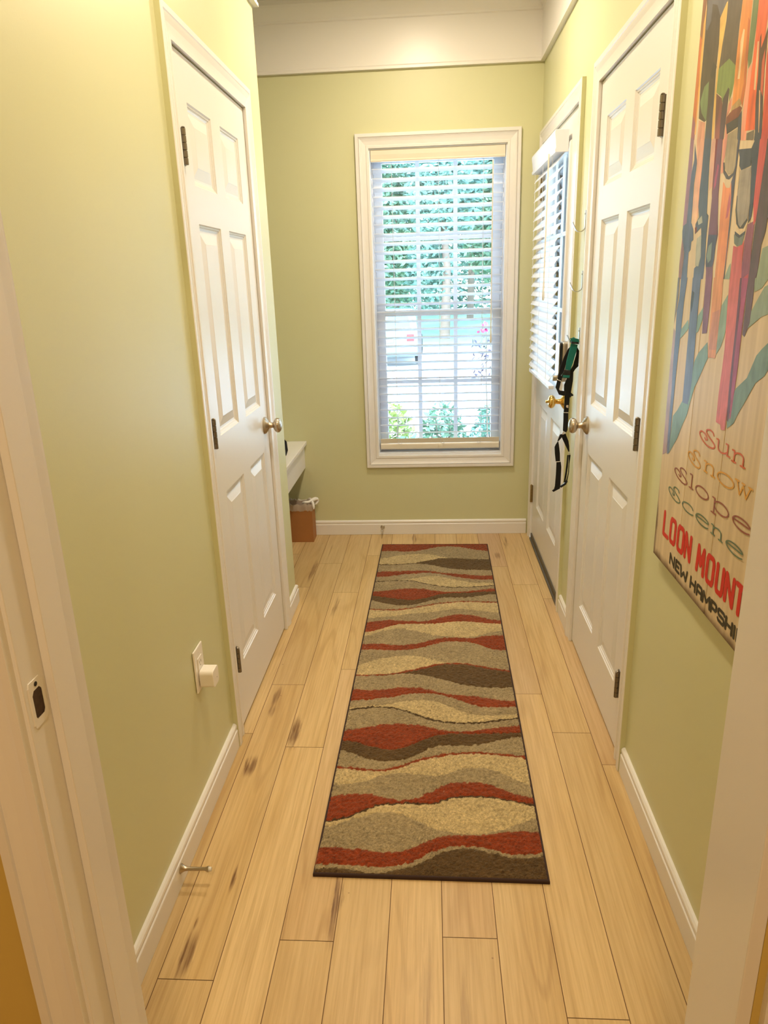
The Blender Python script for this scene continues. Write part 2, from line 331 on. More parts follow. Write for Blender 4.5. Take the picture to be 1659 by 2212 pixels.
PAINT=[  # cooler colours lower down: partly the skis' own, mostly window sheen in the paint
 ((88,78,62),[(1.699,1.956),(1.582,1.919),(1.614,1.899),(1.608,1.866),(1.61,1.814),(1.603,1.742),(1.598,1.689),(1.636,1.695),(1.637,1.732),(1.648,1.73),(1.683,1.743),(1.692,1.81),(1.692,1.895)],(78,86,102)),
 ((108,106,108),[(1.691,1.953),(1.584,1.92),(1.614,1.902),(1.637,1.928),(1.664,1.938),(1.663,1.91),(1.682,1.898),(1.691,1.904)]),
 ((122,142,98),[(1.667,1.797),(1.643,1.801),(1.638,1.761),(1.638,1.729),(1.669,1.75),(1.684,1.773)]),
 ((72,66,55),[(1.629,1.831),(1.608,1.818),(1.612,1.809),(1.628,1.801),(1.637,1.809)]),
 ((145,98,62),[(1.745,1.97),(1.699,1.956),(1.703,1.919),(1.705,1.886),(1.736,1.9),(1.742,1.933)]),
 ((205,122,72),[(1.737,1.902),(1.704,1.886),(1.702,1.843),(1.701,1.812),(1.698,1.767),(1.698,1.728),(1.733,1.755),(1.738,1.807),(1.741,1.859)]),
 ((168,110,118),[(1.734,1.756),(1.699,1.735),(1.698,1.706),(1.733,1.711)]),
 ((228,175,95),[(1.696,1.948),(1.694,1.905),(1.693,1.853),(1.693,1.797),(1.694,1.754),(1.693,1.715),(1.701,1.717),(1.7,1.761),(1.703,1.812),(1.706,1.862),(1.706,1.917)]),
 ((218,178,98),[(1.587,1.918),(1.579,1.912),(1.584,1.87),(1.59,1.827),(1.594,1.781),(1.59,1.728),(1.587,1.687),(1.598,1.689),(1.603,1.73),(1.605,1.79),(1.605,1.83),(1.61,1.872),(1.615,1.9)]),
 ((98,88,72),[(1.582,1.919),(1.511,1.897),(1.514,1.861),(1.513,1.818),(1.509,1.779),(1.535,1.774),(1.595,1.797),(1.597,1.805),(1.59,1.849),(1.581,1.886)]),
 ((124,142,84),[(1.597,1.811),(1.547,1.816),(1.512,1.796),(1.511,1.768),(1.516,1.753),(1.525,1.74),(1.534,1.767),(1.555,1.753),(1.559,1.746),(1.568,1.758),(1.596,1.771)]),
 ((112,76,66),[(1.596,1.77),(1.565,1.755),(1.559,1.745),(1.553,1.697),(1.554,1.682),(1.581,1.686),(1.586,1.715)],(150,90,85)),
 ((82,72,64),[(1.536,1.767),(1.53,1.762),(1.532,1.728),(1.534,1.694),(1.534,1.679),(1.556,1.682),(1.559,1.716),(1.558,1.753)],(96,76,86)),
 ((222,150,126),[(1.514,1.747),(1.527,1.738),(1.531,1.722),(1.53,1.678),(1.514,1.675),(1.516,1.685),(1.53,1.705),(1.531,1.716),(1.512,1.728)],(224,152,132)),
 ((222,162,132),[(1.681,1.739),(1.643,1.728),(1.638,1.696),(1.681,1.703)]),
 ((218,142,76),[(1.511,1.897),(1.466,1.882),(1.466,1.847),(1.459,1.788),(1.456,1.751),(1.46,1.718),(1.477,1.737),(1.509,1.73),(1.51,1.735),(1.511,1.768),(1.513,1.807),(1.512,1.855)]),
 ((192,110,62),[(1.476,1.86),(1.467,1.852),(1.459,1.788),(1.456,1.751),(1.46,1.718),(1.473,1.733),(1.466,1.758),(1.473,1.813)]),
 ((112,128,84),[(1.463,1.882),(1.438,1.874),(1.439,1.829),(1.442,1.784),(1.452,1.776),(1.46,1.793),(1.463,1.841)]),
 ((228,156,128),[(1.44,1.782),(1.452,1.776),(1.456,1.745),(1.455,1.702),(1.454,1.665),(1.429,1.661),(1.431,1.703),(1.437,1.757)]),
 ((228,108,66),[(1.439,1.874),(1.398,1.861),(1.395,1.831),(1.397,1.802),(1.401,1.763),(1.402,1.713),(1.396,1.672),(1.436,1.677),(1.437,1.682),(1.437,1.73),(1.437,1.778),(1.437,1.824)]),
 ((208,84,66),[(1.379,1.797),(1.342,1.675),(1.339,1.646),(1.366,1.651),(1.367,1.675),(1.374,1.727),(1.382,1.779)],(208,90,86)),
 ((96,70,50),[(1.389,1.822),(1.385,1.789),(1.384,1.759),(1.377,1.718),(1.366,1.664),(1.366,1.651),(1.394,1.655),(1.394,1.669),(1.405,1.713),(1.408,1.755),(1.415,1.797),(1.417,1.814),(1.413,1.819),(1.408,1.796),(1.398,1.807)],(72,78,90)),
 ((196,96,70),[(1.391,1.791),(1.385,1.76),(1.379,1.718),(1.391,1.731),(1.398,1.773)]),
 ((228,198,152),[(1.494,1.848),(1.487,1.845),(1.487,1.816),(1.487,1.799),(1.487,1.784),(1.487,1.769),(1.497,1.771),(1.496,1.786),(1.496,1.802),(1.501,1.831)]),
 ((228,198,152),[(1.425,1.81),(1.42,1.809),(1.415,1.782),(1.413,1.756),(1.412,1.735),(1.419,1.737),(1.422,1.764),(1.423,1.784)]),
 ((214,170,130),[(1.396,1.732),(1.391,1.729),(1.383,1.698),(1.377,1.664),(1.38,1.665),(1.388,1.7)]),
 ((132,78,60),[(1.531,1.716),(1.507,1.724),(1.473,1.724),(1.461,1.718),(1.471,1.706),(1.514,1.705),(1.532,1.704)]),
 ((170,140,90),[(1.509,1.73),(1.477,1.736),(1.465,1.726),(1.473,1.723),(1.507,1.723),(1.514,1.719)]),
 ((74,70,66),[(1.529,1.704),(1.473,1.706),(1.468,1.69),(1.497,1.688),(1.52,1.686)]),
 ((168,152,122),[(1.515,1.685),(1.472,1.688),(1.467,1.668),(1.517,1.676)]),
 ((80,84,92),[(1.474,1.706),(1.461,1.714),(1.451,1.665),(1.467,1.668)]),
 ((116,106,90),[(1.428,1.672),(1.398,1.672),(1.396,1.658),(1.407,1.658),(1.427,1.661)]),
 ((140,92,86),[(1.409,1.658),(1.398,1.658),(1.397,1.656)]),
 ((152,112,132),[(1.736,1.714),(1.7,1.708),(1.696,1.654),(1.688,1.598),(1.678,1.544),(1.693,1.542),(1.726,1.539),(1.73,1.602),(1.733,1.659)]),
 ((86,96,120),[(1.693,1.699),(1.668,1.661),(1.669,1.646),(1.674,1.621),(1.671,1.582),(1.669,1.543),(1.654,1.537),(1.646,1.508),(1.657,1.505),(1.657,1.489),(1.668,1.484),(1.665,1.44),(1.664,1.43),(1.699,1.43),(1.699,1.433),(1.696,1.47),(1.698,1.488),(1.716,1.507),(1.727,1.53),(1.719,1.54),(1.698,1.544),(1.698,1.585),(1.697,1.64),(1.687,1.666)],(96,110,148)),
 ((150,110,110),[(1.717,1.515),(1.7,1.491),(1.697,1.47),(1.699,1.433),(1.699,1.43),(1.718,1.43),(1.722,1.462),(1.719,1.491)]),
 ((224,166,136),[(1.682,1.705),(1.637,1.698),(1.633,1.652),(1.628,1.605),(1.631,1.565),(1.633,1.545),(1.646,1.525),(1.666,1.542),(1.669,1.589),(1.671,1.623),(1.666,1.65)],(222,190,150)),
 ((78,88,106),[(1.636,1.698),(1.598,1.692),(1.595,1.64),(1.587,1.588),(1.582,1.555),(1.572,1.55),(1.572,1.537),(1.572,1.507),(1.566,1.46),(1.567,1.43),(1.623,1.43),(1.624,1.433),(1.625,1.451),(1.602,1.461),(1.6,1.509),(1.607,1.53),(1.64,1.519),(1.642,1.539),(1.625,1.551),(1.635,1.572),(1.637,1.606),(1.635,1.646)],(100,114,152)),
 ((168,168,150),[(1.631,1.545),(1.609,1.553),(1.602,1.539),(1.624,1.536)]),
 ((172,172,156),[(1.625,1.51),(1.602,1.516),(1.593,1.474),(1.601,1.455),(1.62,1.456),(1.626,1.496)]),
 ((118,50,40),[(1.644,1.532),(1.631,1.533),(1.632,1.522),(1.638,1.521)]),
 ((206,162,142),[(1.595,1.691),(1.575,1.688),(1.567,1.637),(1.565,1.605),(1.582,1.596),(1.591,1.64)]),
 ((120,42,44),[(1.574,1.687),(1.563,1.686),(1.559,1.654),(1.562,1.623),(1.562,1.59),(1.56,1.572),(1.566,1.591),(1.569,1.634)]),
 ((118,78,98),[(1.563,1.686),(1.538,1.681),(1.534,1.632),(1.53,1.582),(1.52,1.537),(1.511,1.511),(1.517,1.492),(1.518,1.466),(1.521,1.453),(1.516,1.43),(1.553,1.43),(1.555,1.446),(1.562,1.46),(1.563,1.507),(1.563,1.533),(1.563,1.573),(1.563,1.611)],(132,86,116)),
 ((176,76,108),[(1.551,1.641),(1.543,1.636),(1.549,1.603),(1.558,1.595),(1.558,1.615)]),
 ((76,80,106),[(1.562,1.514),(1.516,1.511),(1.518,1.495),(1.519,1.468),(1.525,1.453),(1.558,1.453),(1.564,1.474),(1.562,1.494)]),
 ((126,142,138),[(1.554,1.493),(1.538,1.499),(1.536,1.466),(1.549,1.46),(1.561,1.474)]),
 ((172,156,126),[(1.515,1.678),(1.465,1.669),(1.461,1.625),(1.468,1.614),(1.491,1.614),(1.512,1.627),(1.517,1.654)]),
 ((84,80,80),[(1.524,1.639),(1.516,1.638),(1.511,1.624),(1.489,1.611),(1.47,1.614),(1.462,1.625),(1.457,1.619),(1.467,1.61),(1.485,1.605),(1.5,1.608),(1.517,1.62)]),
 ((224,152,132),[(1.536,1.681),(1.515,1.678),(1.518,1.648),(1.523,1.639),(1.518,1.622),(1.529,1.62)]),
 ((226,146,96),[(1.513,1.605),(1.495,1.592),(1.478,1.59),(1.474,1.6),(1.463,1.563),(1.454,1.502),(1.456,1.458),(1.457,1.43),(1.504,1.43),(1.505,1.446),(1.507,1.504),(1.512,1.555),(1.512,1.59)],(218,152,106)),
 ((84,84,102),[(1.464,1.652),(1.463,1.669),(1.454,1.668),(1.457,1.61),(1.456,1.575),(1.455,1.526),(1.457,1.477),(1.456,1.43),(1.461,1.43),(1.461,1.477),(1.462,1.533),(1.467,1.576),(1.474,1.6),(1.462,1.617)]),
 ((192,102,112),[(1.474,1.582),(1.465,1.563),(1.472,1.54),(1.482,1.537),(1.479,1.565)]),
 ((232,205,160),[(1.45,1.638),(1.445,1.635),(1.44,1.594),(1.44,1.561),(1.436,1.539),(1.424,1.522),(1.411,1.516),(1.395,1.515),(1.38,1.528),(1.378,1.526),(1.388,1.51),(1.406,1.511),(1.425,1.516),(1.444,1.538),(1.449,1.564),(1.446,1.597)]),
 ((76,80,90),[(1.457,1.651),(1.398,1.644),(1.395,1.625),(1.394,1.616),(1.434,1.614),(1.445,1.623),(1.447,1.637)]),
 ((162,152,136),[(1.438,1.614),(1.392,1.614),(1.38,1.556),(1.382,1.531),(1.399,1.519),(1.419,1.521),(1.435,1.549),(1.44,1.585)]),
 ((86,84,82),[(1.44,1.573),(1.437,1.573),(1.433,1.549),(1.419,1.523),(1.409,1.518),(1.385,1.531),(1.381,1.528),(1.395,1.515),(1.414,1.516),(1.429,1.525),(1.44,1.549)]),
 ((80,82,90),[(1.432,1.513),(1.408,1.505),(1.385,1.511),(1.387,1.505),(1.406,1.499),(1.43,1.505)]),
 ((118,128,118),[(1.434,1.508),(1.409,1.5),(1.387,1.505),(1.393,1.489),(1.414,1.486),(1.429,1.492)]),
 ((206,90,92),[(1.431,1.488),(1.414,1.485),(1.393,1.488),(1.386,1.496),(1.385,1.463),(1.379,1.43),(1.429,1.43),(1.43,1.451)],(212,110,114)),
 ((142,82,100),[(1.384,1.498),(1.379,1.521),(1.351,1.525),(1.351,1.485),(1.348,1.439),(1.348,1.43),(1.379,1.43),(1.383,1.451)],(150,82,112)),
 ((196,80,100),[(1.369,1.433),(1.352,1.439),(1.351,1.43),(1.369,1.43)]),
 ((72,78,92),[(1.4,1.644),(1.388,1.657),(1.369,1.653),(1.367,1.599),(1.365,1.554),(1.367,1.532),(1.379,1.522),(1.38,1.556),(1.388,1.602)]),
 ((208,90,86),[(1.369,1.653),(1.339,1.648),(1.34,1.622),(1.342,1.596),(1.344,1.558),(1.345,1.525),(1.355,1.518),(1.365,1.554),(1.367,1.599)]),
 ((92,77,77),[(1.34,1.649),(1.334,1.648),(1.301,1.538),(1.304,1.505),(1.314,1.484),(1.315,1.45),(1.318,1.43),(1.348,1.43),(1.349,1.462),(1.348,1.513),(1.345,1.552),(1.342,1.596),(1.339,1.621)],(106,80,90)),
 ((152,166,142),[(1.285,1.483),(1.308,1.479),(1.314,1.45),(1.318,1.43),(1.269,1.43)]),
 ((150,166,148),[(1.441,1.454),(1.435,1.458),(1.429,1.43),(1.456,1.43),(1.456,1.433)]),
 ((122,156,150),[(1.678,1.038),(1.673,1.081),(1.67,1.131),(1.644,1.149),(1.618,1.174),(1.58,1.175),(1.578,1.186),(1.57,1.263),(1.551,1.284),(1.507,1.31),(1.496,1.28),(1.518,1.254),(1.536,1.231),(1.553,1.213),(1.57,1.177),(1.581,1.149),(1.603,1.123),(1.627,1.088)]),
 ((132,164,155),[(1.677,1.319),(1.63,1.347),(1.621,1.33),(1.638,1.32),(1.673,1.302)]),
 ((132,164,155),[(1.575,1.357),(1.549,1.376),(1.546,1.352),(1.563,1.327),(1.575,1.323)]),
 ((140,165,150),[(1.43,1.403),(1.425,1.368),(1.423,1.335),(1.436,1.308),(1.457,1.29),(1.461,1.34),(1.454,1.383)]),
 ((122,150,140),[(1.24,1.332),(1.232,1.307),(1.23,1.288),(1.24,1.277),(1.27,1.261),(1.301,1.224),(1.328,1.194),(1.338,1.178),(1.365,1.163),(1.37,1.178),(1.355,1.197),(1.354,1.231),(1.346,1.241),(1.306,1.265),(1.28,1.306),(1.262,1.319)]),
 ((148,166,148),[(1.267,1.422),(1.253,1.376),(1.28,1.37),(1.303,1.359),(1.327,1.348),(1.322,1.377),(1.301,1.399),(1.282,1.418)]),
 ((150,166,142),[(1.323,1.432),(1.27,1.432),(1.291,1.416),(1.319,1.409)]),
 ((112,112,124),[(1.726,1.433),(1.708,1.433),(1.707,1.388),(1.717,1.346),(1.72,1.331)]),
 ((96,110,148),[(1.701,1.433),(1.659,1.433),(1.667,1.384),(1.669,1.327),(1.672,1.281),(1.675,1.226),(1.675,1.178),(1.676,1.12),(1.673,1.045),(1.687,1.037),(1.696,1.116),(1.7,1.194),(1.702,1.269),(1.705,1.325),(1.71,1.361),(1.701,1.388)]),
 ((172,146,152),[(1.719,1.324),(1.703,1.316),(1.702,1.251),(1.695,1.185),(1.693,1.117),(1.69,1.041),(1.717,1.029),(1.719,1.092),(1.723,1.171),(1.724,1.239)]),
 ((100,114,152),[(1.627,1.433),(1.579,1.433),(1.577,1.358),(1.574,1.299),(1.572,1.239),(1.574,1.194),(1.582,1.172),(1.617,1.171),(1.618,1.233),(1.62,1.313),(1.625,1.382)]),
 ((62,72,92),[(1.622,1.407),(1.608,1.403),(1.61,1.375),(1.616,1.362),(1.625,1.382)]),
 ((132,86,116),[(1.552,1.433),(1.517,1.433),(1.514,1.385),(1.515,1.343),(1.516,1.327),(1.541,1.324),(1.548,1.376)]),
 ((218,152,106),[(1.509,1.433),(1.462,1.433),(1.457,1.379),(1.458,1.341),(1.457,1.293),(1.459,1.283),(1.496,1.281),(1.503,1.321),(1.506,1.378)]),
 ((200,140,115),[(1.497,1.367),(1.46,1.375),(1.459,1.341),(1.459,1.299),(1.494,1.296),(1.499,1.322)]),
 ((106,80,90),[(1.35,1.432),(1.322,1.432),(1.321,1.398),(1.322,1.356),(1.337,1.333),(1.347,1.336),(1.348,1.383)]),
 ((212,112,114),[(1.431,1.433),(1.383,1.432),(1.377,1.375),(1.375,1.316),(1.376,1.255),(1.373,1.193),(1.373,1.158),(1.392,1.155),(1.398,1.164),(1.42,1.165),(1.422,1.217),(1.419,1.266),(1.418,1.305),(1.426,1.373)]),
 ((110,66,92),[(1.384,1.432),(1.376,1.432),(1.371,1.383),(1.368,1.324),(1.368,1.264),(1.36,1.196),(1.363,1.176),(1.37,1.178),(1.376,1.232),(1.378,1.286),(1.379,1.346)]),
 ((172,80,120),[(1.376,1.432),(1.349,1.432),(1.351,1.383),(1.35,1.333),(1.349,1.281),(1.351,1.236),(1.354,1.184),(1.359,1.182),(1.365,1.234),(1.369,1.287),(1.369,1.346),(1.37,1.383)]),
]
STRAPS={
 "teal_strap":(2.812,[(0.53,1.197),(0.556,1.193),(0.551,1.164),(0.541,1.125),(0.532,1.097),(0.513,1.101),(0.517,1.133),(0.525,1.171)]),
 "teal_loop":(2.806,[(0.523,1.217),(0.537,1.219),(0.557,1.214),(0.56,1.202),(0.53,1.205),(0.53,1.211)]),
 "top_slide":(2.803,[(0.529,1.206),(0.558,1.202),(0.558,1.195),(0.529,1.198)]),
 "s1":(2.835,[(0.535,1.186),(0.524,1.175),(0.51,1.144),(0.497,1.104),(0.489,1.061),(0.505,1.054),(0.512,1.091),(0.522,1.128),(0.534,1.168)]),
 "s2":(2.832,[(0.489,1.061),(0.483,1.031),(0.497,1.002),(0.516,0.997),(0.525,1.001),(0.523,1.015),(0.5,1.018),(0.497,1.023),(0.503,1.053)]),
 "s3":(2.84,[(0.559,1.183),(0.569,1.165),(0.569,1.126),(0.568,1.109),(0.557,1.098),(0.55,1.087),(0.55,1.055),(0.546,1.021),(0.544,1.008),(0.541,0.988),(0.54,0.955),(0.539,0.93),(0.52,0.931),(0.521,0.956),(0.521,0.998),(0.517,1.021),(0.517,1.039),(0.527,1.066),(0.535,1.092),(0.547,1.111),(0.557,1.155)]),
 "ladder":(2.8,[(0.506,1.102),(0.531,1.098),(0.531,1.08),(0.529,1.068),(0.502,1.071),(0.497,1.079),(0.505,1.093)]),
 "teal_tab":(2.797,[(0.504,1.082),(0.529,1.08),(0.527,1.071),(0.502,1.073)]),
 "clip":(2.828,[(0.542,1.01),(0.552,1.001),(0.551,0.996),(0.545,0.996),(0.541,0.99),(0.538,0.993)]),
 "tag":(2.834,[(0.528,0.96),(0.536,0.96),(0.536,0.948),(0.527,0.952)]),
 "ring1":(2.825,[(0.488,1.063),(0.502,1.057),(0.501,1.054),(0.487,1.06)]),
 "l1":(2.838,[(0.519,0.929),(0.538,0.929),(0.539,0.901),(0.538,0.861),(0.534,0.851),(0.52,0.856),(0.52,0.901)]),
 "l2":(2.832,[(0.508,0.844),(0.518,0.846),(0.518,0.835),(0.505,0.819),(0.499,0.817),(0.504,0.832)]),
 "l3":(2.84,[(0.52,0.842),(0.532,0.847),(0.535,0.837),(0.544,0.816),(0.548,0.796),(0.55,0.772),(0.546,0.772),(0.535,0.794),(0.522,0.82),(0.516,0.834)]),
 "l4":(2.825,[(0.501,0.82),(0.505,0.803),(0.51,0.769),(0.512,0.737),(0.495,0.736),(0.49,0.77),(0.488,0.795),(0.492,0.805)]),
 "l5":(2.825,[(0.498,0.733),(0.515,0.734),(0.518,0.714),(0.518,0.674),(0.518,0.636),(0.516,0.623),(0.505,0.617),(0.491,0.609),(0.485,0.615),(0.493,0.621),(0.496,0.634),(0.498,0.683),(0.498,0.718)]),
 "l6":(2.84,[(0.542,0.758),(0.547,0.758),(0.547,0.71),(0.543,0.67),(0.539,0.643),(0.533,0.644),(0.538,0.687),(0.541,0.731)]),
 "l7":(2.848,[(0.549,0.756),(0.557,0.758),(0.554,0.72),(0.554,0.685),(0.548,0.644),(0.544,0.646),(0.551,0.683),(0.551,0.72)]),
 "l8":(2.832,[(0.542,0.655),(0.548,0.651),(0.541,0.637),(0.522,0.624),(0.517,0.63),(0.532,0.641)]),
 "ringA":(2.822,[(0.516,0.935),(0.535,0.934),(0.535,0.931),(0.516,0.932)]),
 "ringB":(2.822,[(0.517,0.861),(0.521,0.86),(0.522,0.854),(0.529,0.855),(0.529,0.85),(0.517,0.845),(0.513,0.848)]),
 "ringC":(2.822,[(0.542,0.774),(0.547,0.774),(0.551,0.768),(0.55,0.762),(0.546,0.764),(0.543,0.769)]),
 "ringD":(2.815,[(0.493,0.739),(0.512,0.74),(0.513,0.737),(0.495,0.735)]),
}
# ------------------------------------------------------------------ floor
def build_floor():
    x0, pw = -.4892, .1256
    joints = {-1:[2.047,3.26], 0:[1.15,2.354,3.573], 1:[.75,1.975,3.194], 2:[1.256,2.468,3.686], 3:[.82,2.04,3.26], 4:[.55,1.60,2.82],
              5:[1.276,2.496,3.716], 6:[.64,1.86,3.08], 7:[1.095,2.301,3.515], 8:[.86,2.068,3.28], 9:[.70,1.905,3.118]}
    pinks = {(7,2):.9, (7,1):.25, (2,0):.3, (5,0):.35, (9,1):.45, (8,2):.2}
    rnd = random.Random(3); V = []; Fc = []; A = []; P = []
    g = .0009
    for k in range(-13, 11):
        js = joints.get(k-1+0 if False else k) 
        if js is None:
            o = rnd.uniform(0,1.2); js = [o+1.22*i for i in range(4)]
        ys = [-2.2]+[j for j in js]+[YB+.1]
        if js[0]-1.22 > -2.2: ys.insert(1, js[0]-1.22)
        xa, xb = x0+(k-1)*pw+g, x0+k*pw-g
        if xa > .72: continue
        for i in range(len(ys)-1):
            a, b = ys[i]+g, ys[i+1]-g
            n = len(V); V += [(xa,a,0),(xb,a,0),(xb,b,0),(xa,b,0)]; Fc.append((n,n+1,n+2,n+3))
            A.append(rnd.random()); P.append(pinks.get((k,len(js)-len(ys)+1+i+0), 0) if k in joints else 0)
    mb = MB(); mb.add(V, Fc, 0); nf = len(Fc)
    mb.box(W, -2.2,.75,-2.2,YB+.1,-.12,-.0008, 1)
    o = obj('floor', mb, [M_floor, M_seam], origin=(0,0,0), recalc=False, kind='structure', label='light maple plank floor running the length of the hall')
    me = o.data; a = me.attributes.new('plank_rnd','FLOAT','FACE'); a.data.foreach_set('value', A+[0]*6)
    a = me.attributes.new('plank_pink','FLOAT','FACE'); a.data.foreach_set('value', P+[0]*6)
build_floor()

# ------------------------------------------------------------------ walls, ceiling
# left closet leaf, right closet leaf, outside door leaf: near y, far y, top z
LD = (2.052, 2.800, 2.037); RD = (1.945, 2.700, 2.041); ED = (3.040, 3.935, 2.054)
DW0, DW1 = .695, .835          # thickness of the wall the camera looks through
def holed(mb, F, n0, n1, s0, s1, z0, z1, hole, mi=0):
    a, b, c, d = hole
    if a > s0: mb.box(F, n0,n1, s0,a, z0,z1, mi)
    if b < s1: mb.box(F, n0,n1, b,s1, z0,z1, mi)
    if d < z1: mb.box(F, n0,n1, a,b, d,z1, mi)
    if c > z0: mb.box(F, n0,n1, a,b, z0,c, mi)
mb = MB(); holed(mb, L, -.05,0, DW1,3.088, 0,CEIL, (LD[0]-.004,LD[1]+.004,0,LD[2]+.004)); mb.box(L, -.12,-.05, DW1,3.088, 0,CEIL)
struct('wall_left', mb, M_wall, 'pale green hall wall on the closet door side')
mb = MB(); mb.box(W, -2.1,-.76, 2.97,3.085, 0,CEIL); mb.box(W, -2.1,-2.0, 3.08,YB, 0,CEIL)
struct('wall_nook', mb, M_wall, 'pale green side walls of the nook beyond the closet')
mb = MB()
holed(mb, R, -.05,0, DW1,3.0, 0,CEIL, (RD[0]-.004,RD[1]+.004,0,RD[2]+.004)); mb.box(R, -.14,-.05, DW1,3.0, 0,CEIL)
holed(mb, R, -.14,0, 3.0,YB+.1, 0,CEIL, (ED[0]-.004,ED[1]+.004,0,ED[2]+.004))
struct('wall_right', mb, M_wall, 'pale green hall wall with two white doors and the ski sign')
WIN = (-.306,.398,.480,2.087)
mb = MB(); holed(mb, B, -.14,0, -2.0,XR(YB), 0,CEIL, WIN)
struct('wall_back', mb, M_wall, 'pale green end wall around the window')
mb = MB(); mb.box(W, -2.1,.75,-2.2,YB+.1, CEIL,CEIL+.1); struct('ceiling', mb, M_ceil, 'white hall ceiling')
# room the photo was taken from
JL, JR = -.4735, .380
mb = MB(); holed(mb, W, -2.1,.75, DW0,DW1, 0,CEIL, (0,0,0,0)) if False else None
mb = MB()
mb.box(W, -2.1,JL-.018, DW0,DW1, 0,CEIL); mb.box(W, JR+.018,.75, DW0,DW1, 0,CEIL); mb.box(W, JL-.018,JR+.018, DW0,DW1, 2.07,CEIL)
struct('wall_front', mb, M_room, 'ochre wall with the doorway the photo looks through')
mb = MB(); mb.box(W, -2.1,-2.0,-2.2,DW0, 0,CEIL); mb.box(W, .65,.75,-2.2,DW0, 0,CEIL); mb.box(W, -2.0,.65,-2.2,-2.1, 0,CEIL)
struct('wall_rear', mb, M_room, 'ochre walls of the room behind the viewer')

# frieze boards and crown under the ceiling
FZ0, FZ1 = 2.436, 2.648
fp = [(0,FZ0),(.021,FZ0),(.021,FZ0+.012),(.017,FZ0+.018),(.017,FZ1),(.024,FZ1+.004),(.024,FZ1+.014),(.034,FZ1+.03),(.055,FZ1+.06),(.06,FZ1+.07),(.06,CEIL),(0,CEIL)]
mb = MB()
def run(F, s0, s1, prof, m0=0, m1=0):     # profile of (n,z) run along a wall; m0/m1: how far each n moves the end (mitre)
    n = len(prof); P = [F(t, s0+m0*t, z) for t,z in prof]+[F(t, s1+m1*t, z) for t,z in prof]
    mb.add(P, [tuple(range(n))[::-1], tuple(range(n,2*n))]+[(i,(i+1)%n,n+(i+1)%n,n+i) for i in range(n)])
run(B, -2.0, XR(YB), fp, 0, -1); struct('trim_1', mb, M_frieze, 'white frieze board and crown along the top of the end wall')
mb = MB(); run(R, DW1, YB, fp, 0, -1); struct('trim_2', mb, M_frieze, 'white frieze board along the top of the door wall')
mb = MB(); run(L, DW1, 3.088, fp, 0, 1)
mb.add([], []); run(lambda n,s,z: Vector((s, 3.088+n, z)), -2.0, XL(3.09), fp, 0, 1)
struct('trim_3', mb, M_frieze, 'white frieze board along the top of the closet wall')

# baseboards
bp_ = [(0,.001),(.013,.001),(.013,.060),(.0125,.064),(.009,.067),(.0105,.071),(.0115,.076),(.0105,.082),(.006,.087),(0,.088)]
LC, RC, EC = (1.975,2.874), (1.872,2.772), (2.972,4.006)
mb = MB(); run(L, DW1, LC[0], bp_); struct('baseboard_left', mb, M_trim, 'white baseboard below the outlet')
mb = MB(); run(L, LC[1], 3.088, bp_, 0, 1); run(lambda n,s,z: Vector((s, 3.088+n, z)), -2.0, XL(3.09), bp_, 0, 1); struct('baseboard_nook', mb, M_trim, 'short white baseboard turning the corner past the closet door')
mb = MB(); run(R, DW1, RC[0], bp_); struct('baseboard_right', mb, M_trim, 'white baseboard below the ski sign')
mb = MB(); run(R, RC[1], EC[0], bp_); struct('baseboard_strip', mb, M_trim, 'short white baseboard between the two door casings')
mb = MB(); run(B, -2.0, XR(YB)-.02, bp_); struct('baseboard_back', mb, M_trim, 'white baseboard below the window')

# casings
def cprof(wd, t=.017): 
    k = wd/.072
    return [(0,0),(0,.0115),(.012*k,.0122),(.0145*k,.0085),(.022*k,.0098),(.034*k,.012),(.044*k,.0155),(.050*k,t),(.0525*k,.0130),(.0555*k,t),(.070*k,t),(.072*k,t-.002),(.072*k,0)]
def casing(name, F, s0, s1, z1, wd, label, z0=.0008, wd0=None):
    mb = MB(); mb.sweep(F, [(s0,z0),(s0,z1),(s1,z1),(s1,z0)], cprof(wd), edge_mi=1); return struct(name, mb, [M_trim, M_wall], label)
casing('trim_4', L, 2.046, 2.803, 2.041, .070, 'white moulded casing around the closet door with the outlet beside it')
casing('trim_5', R, 1.942, 2.703, 2.045, .068, 'white moulded casing around the closet door beside the ski sign')
casing('trim_6', R, 3.036, 3.938, 2.058, .064, 'white moulded casing around the outside door')

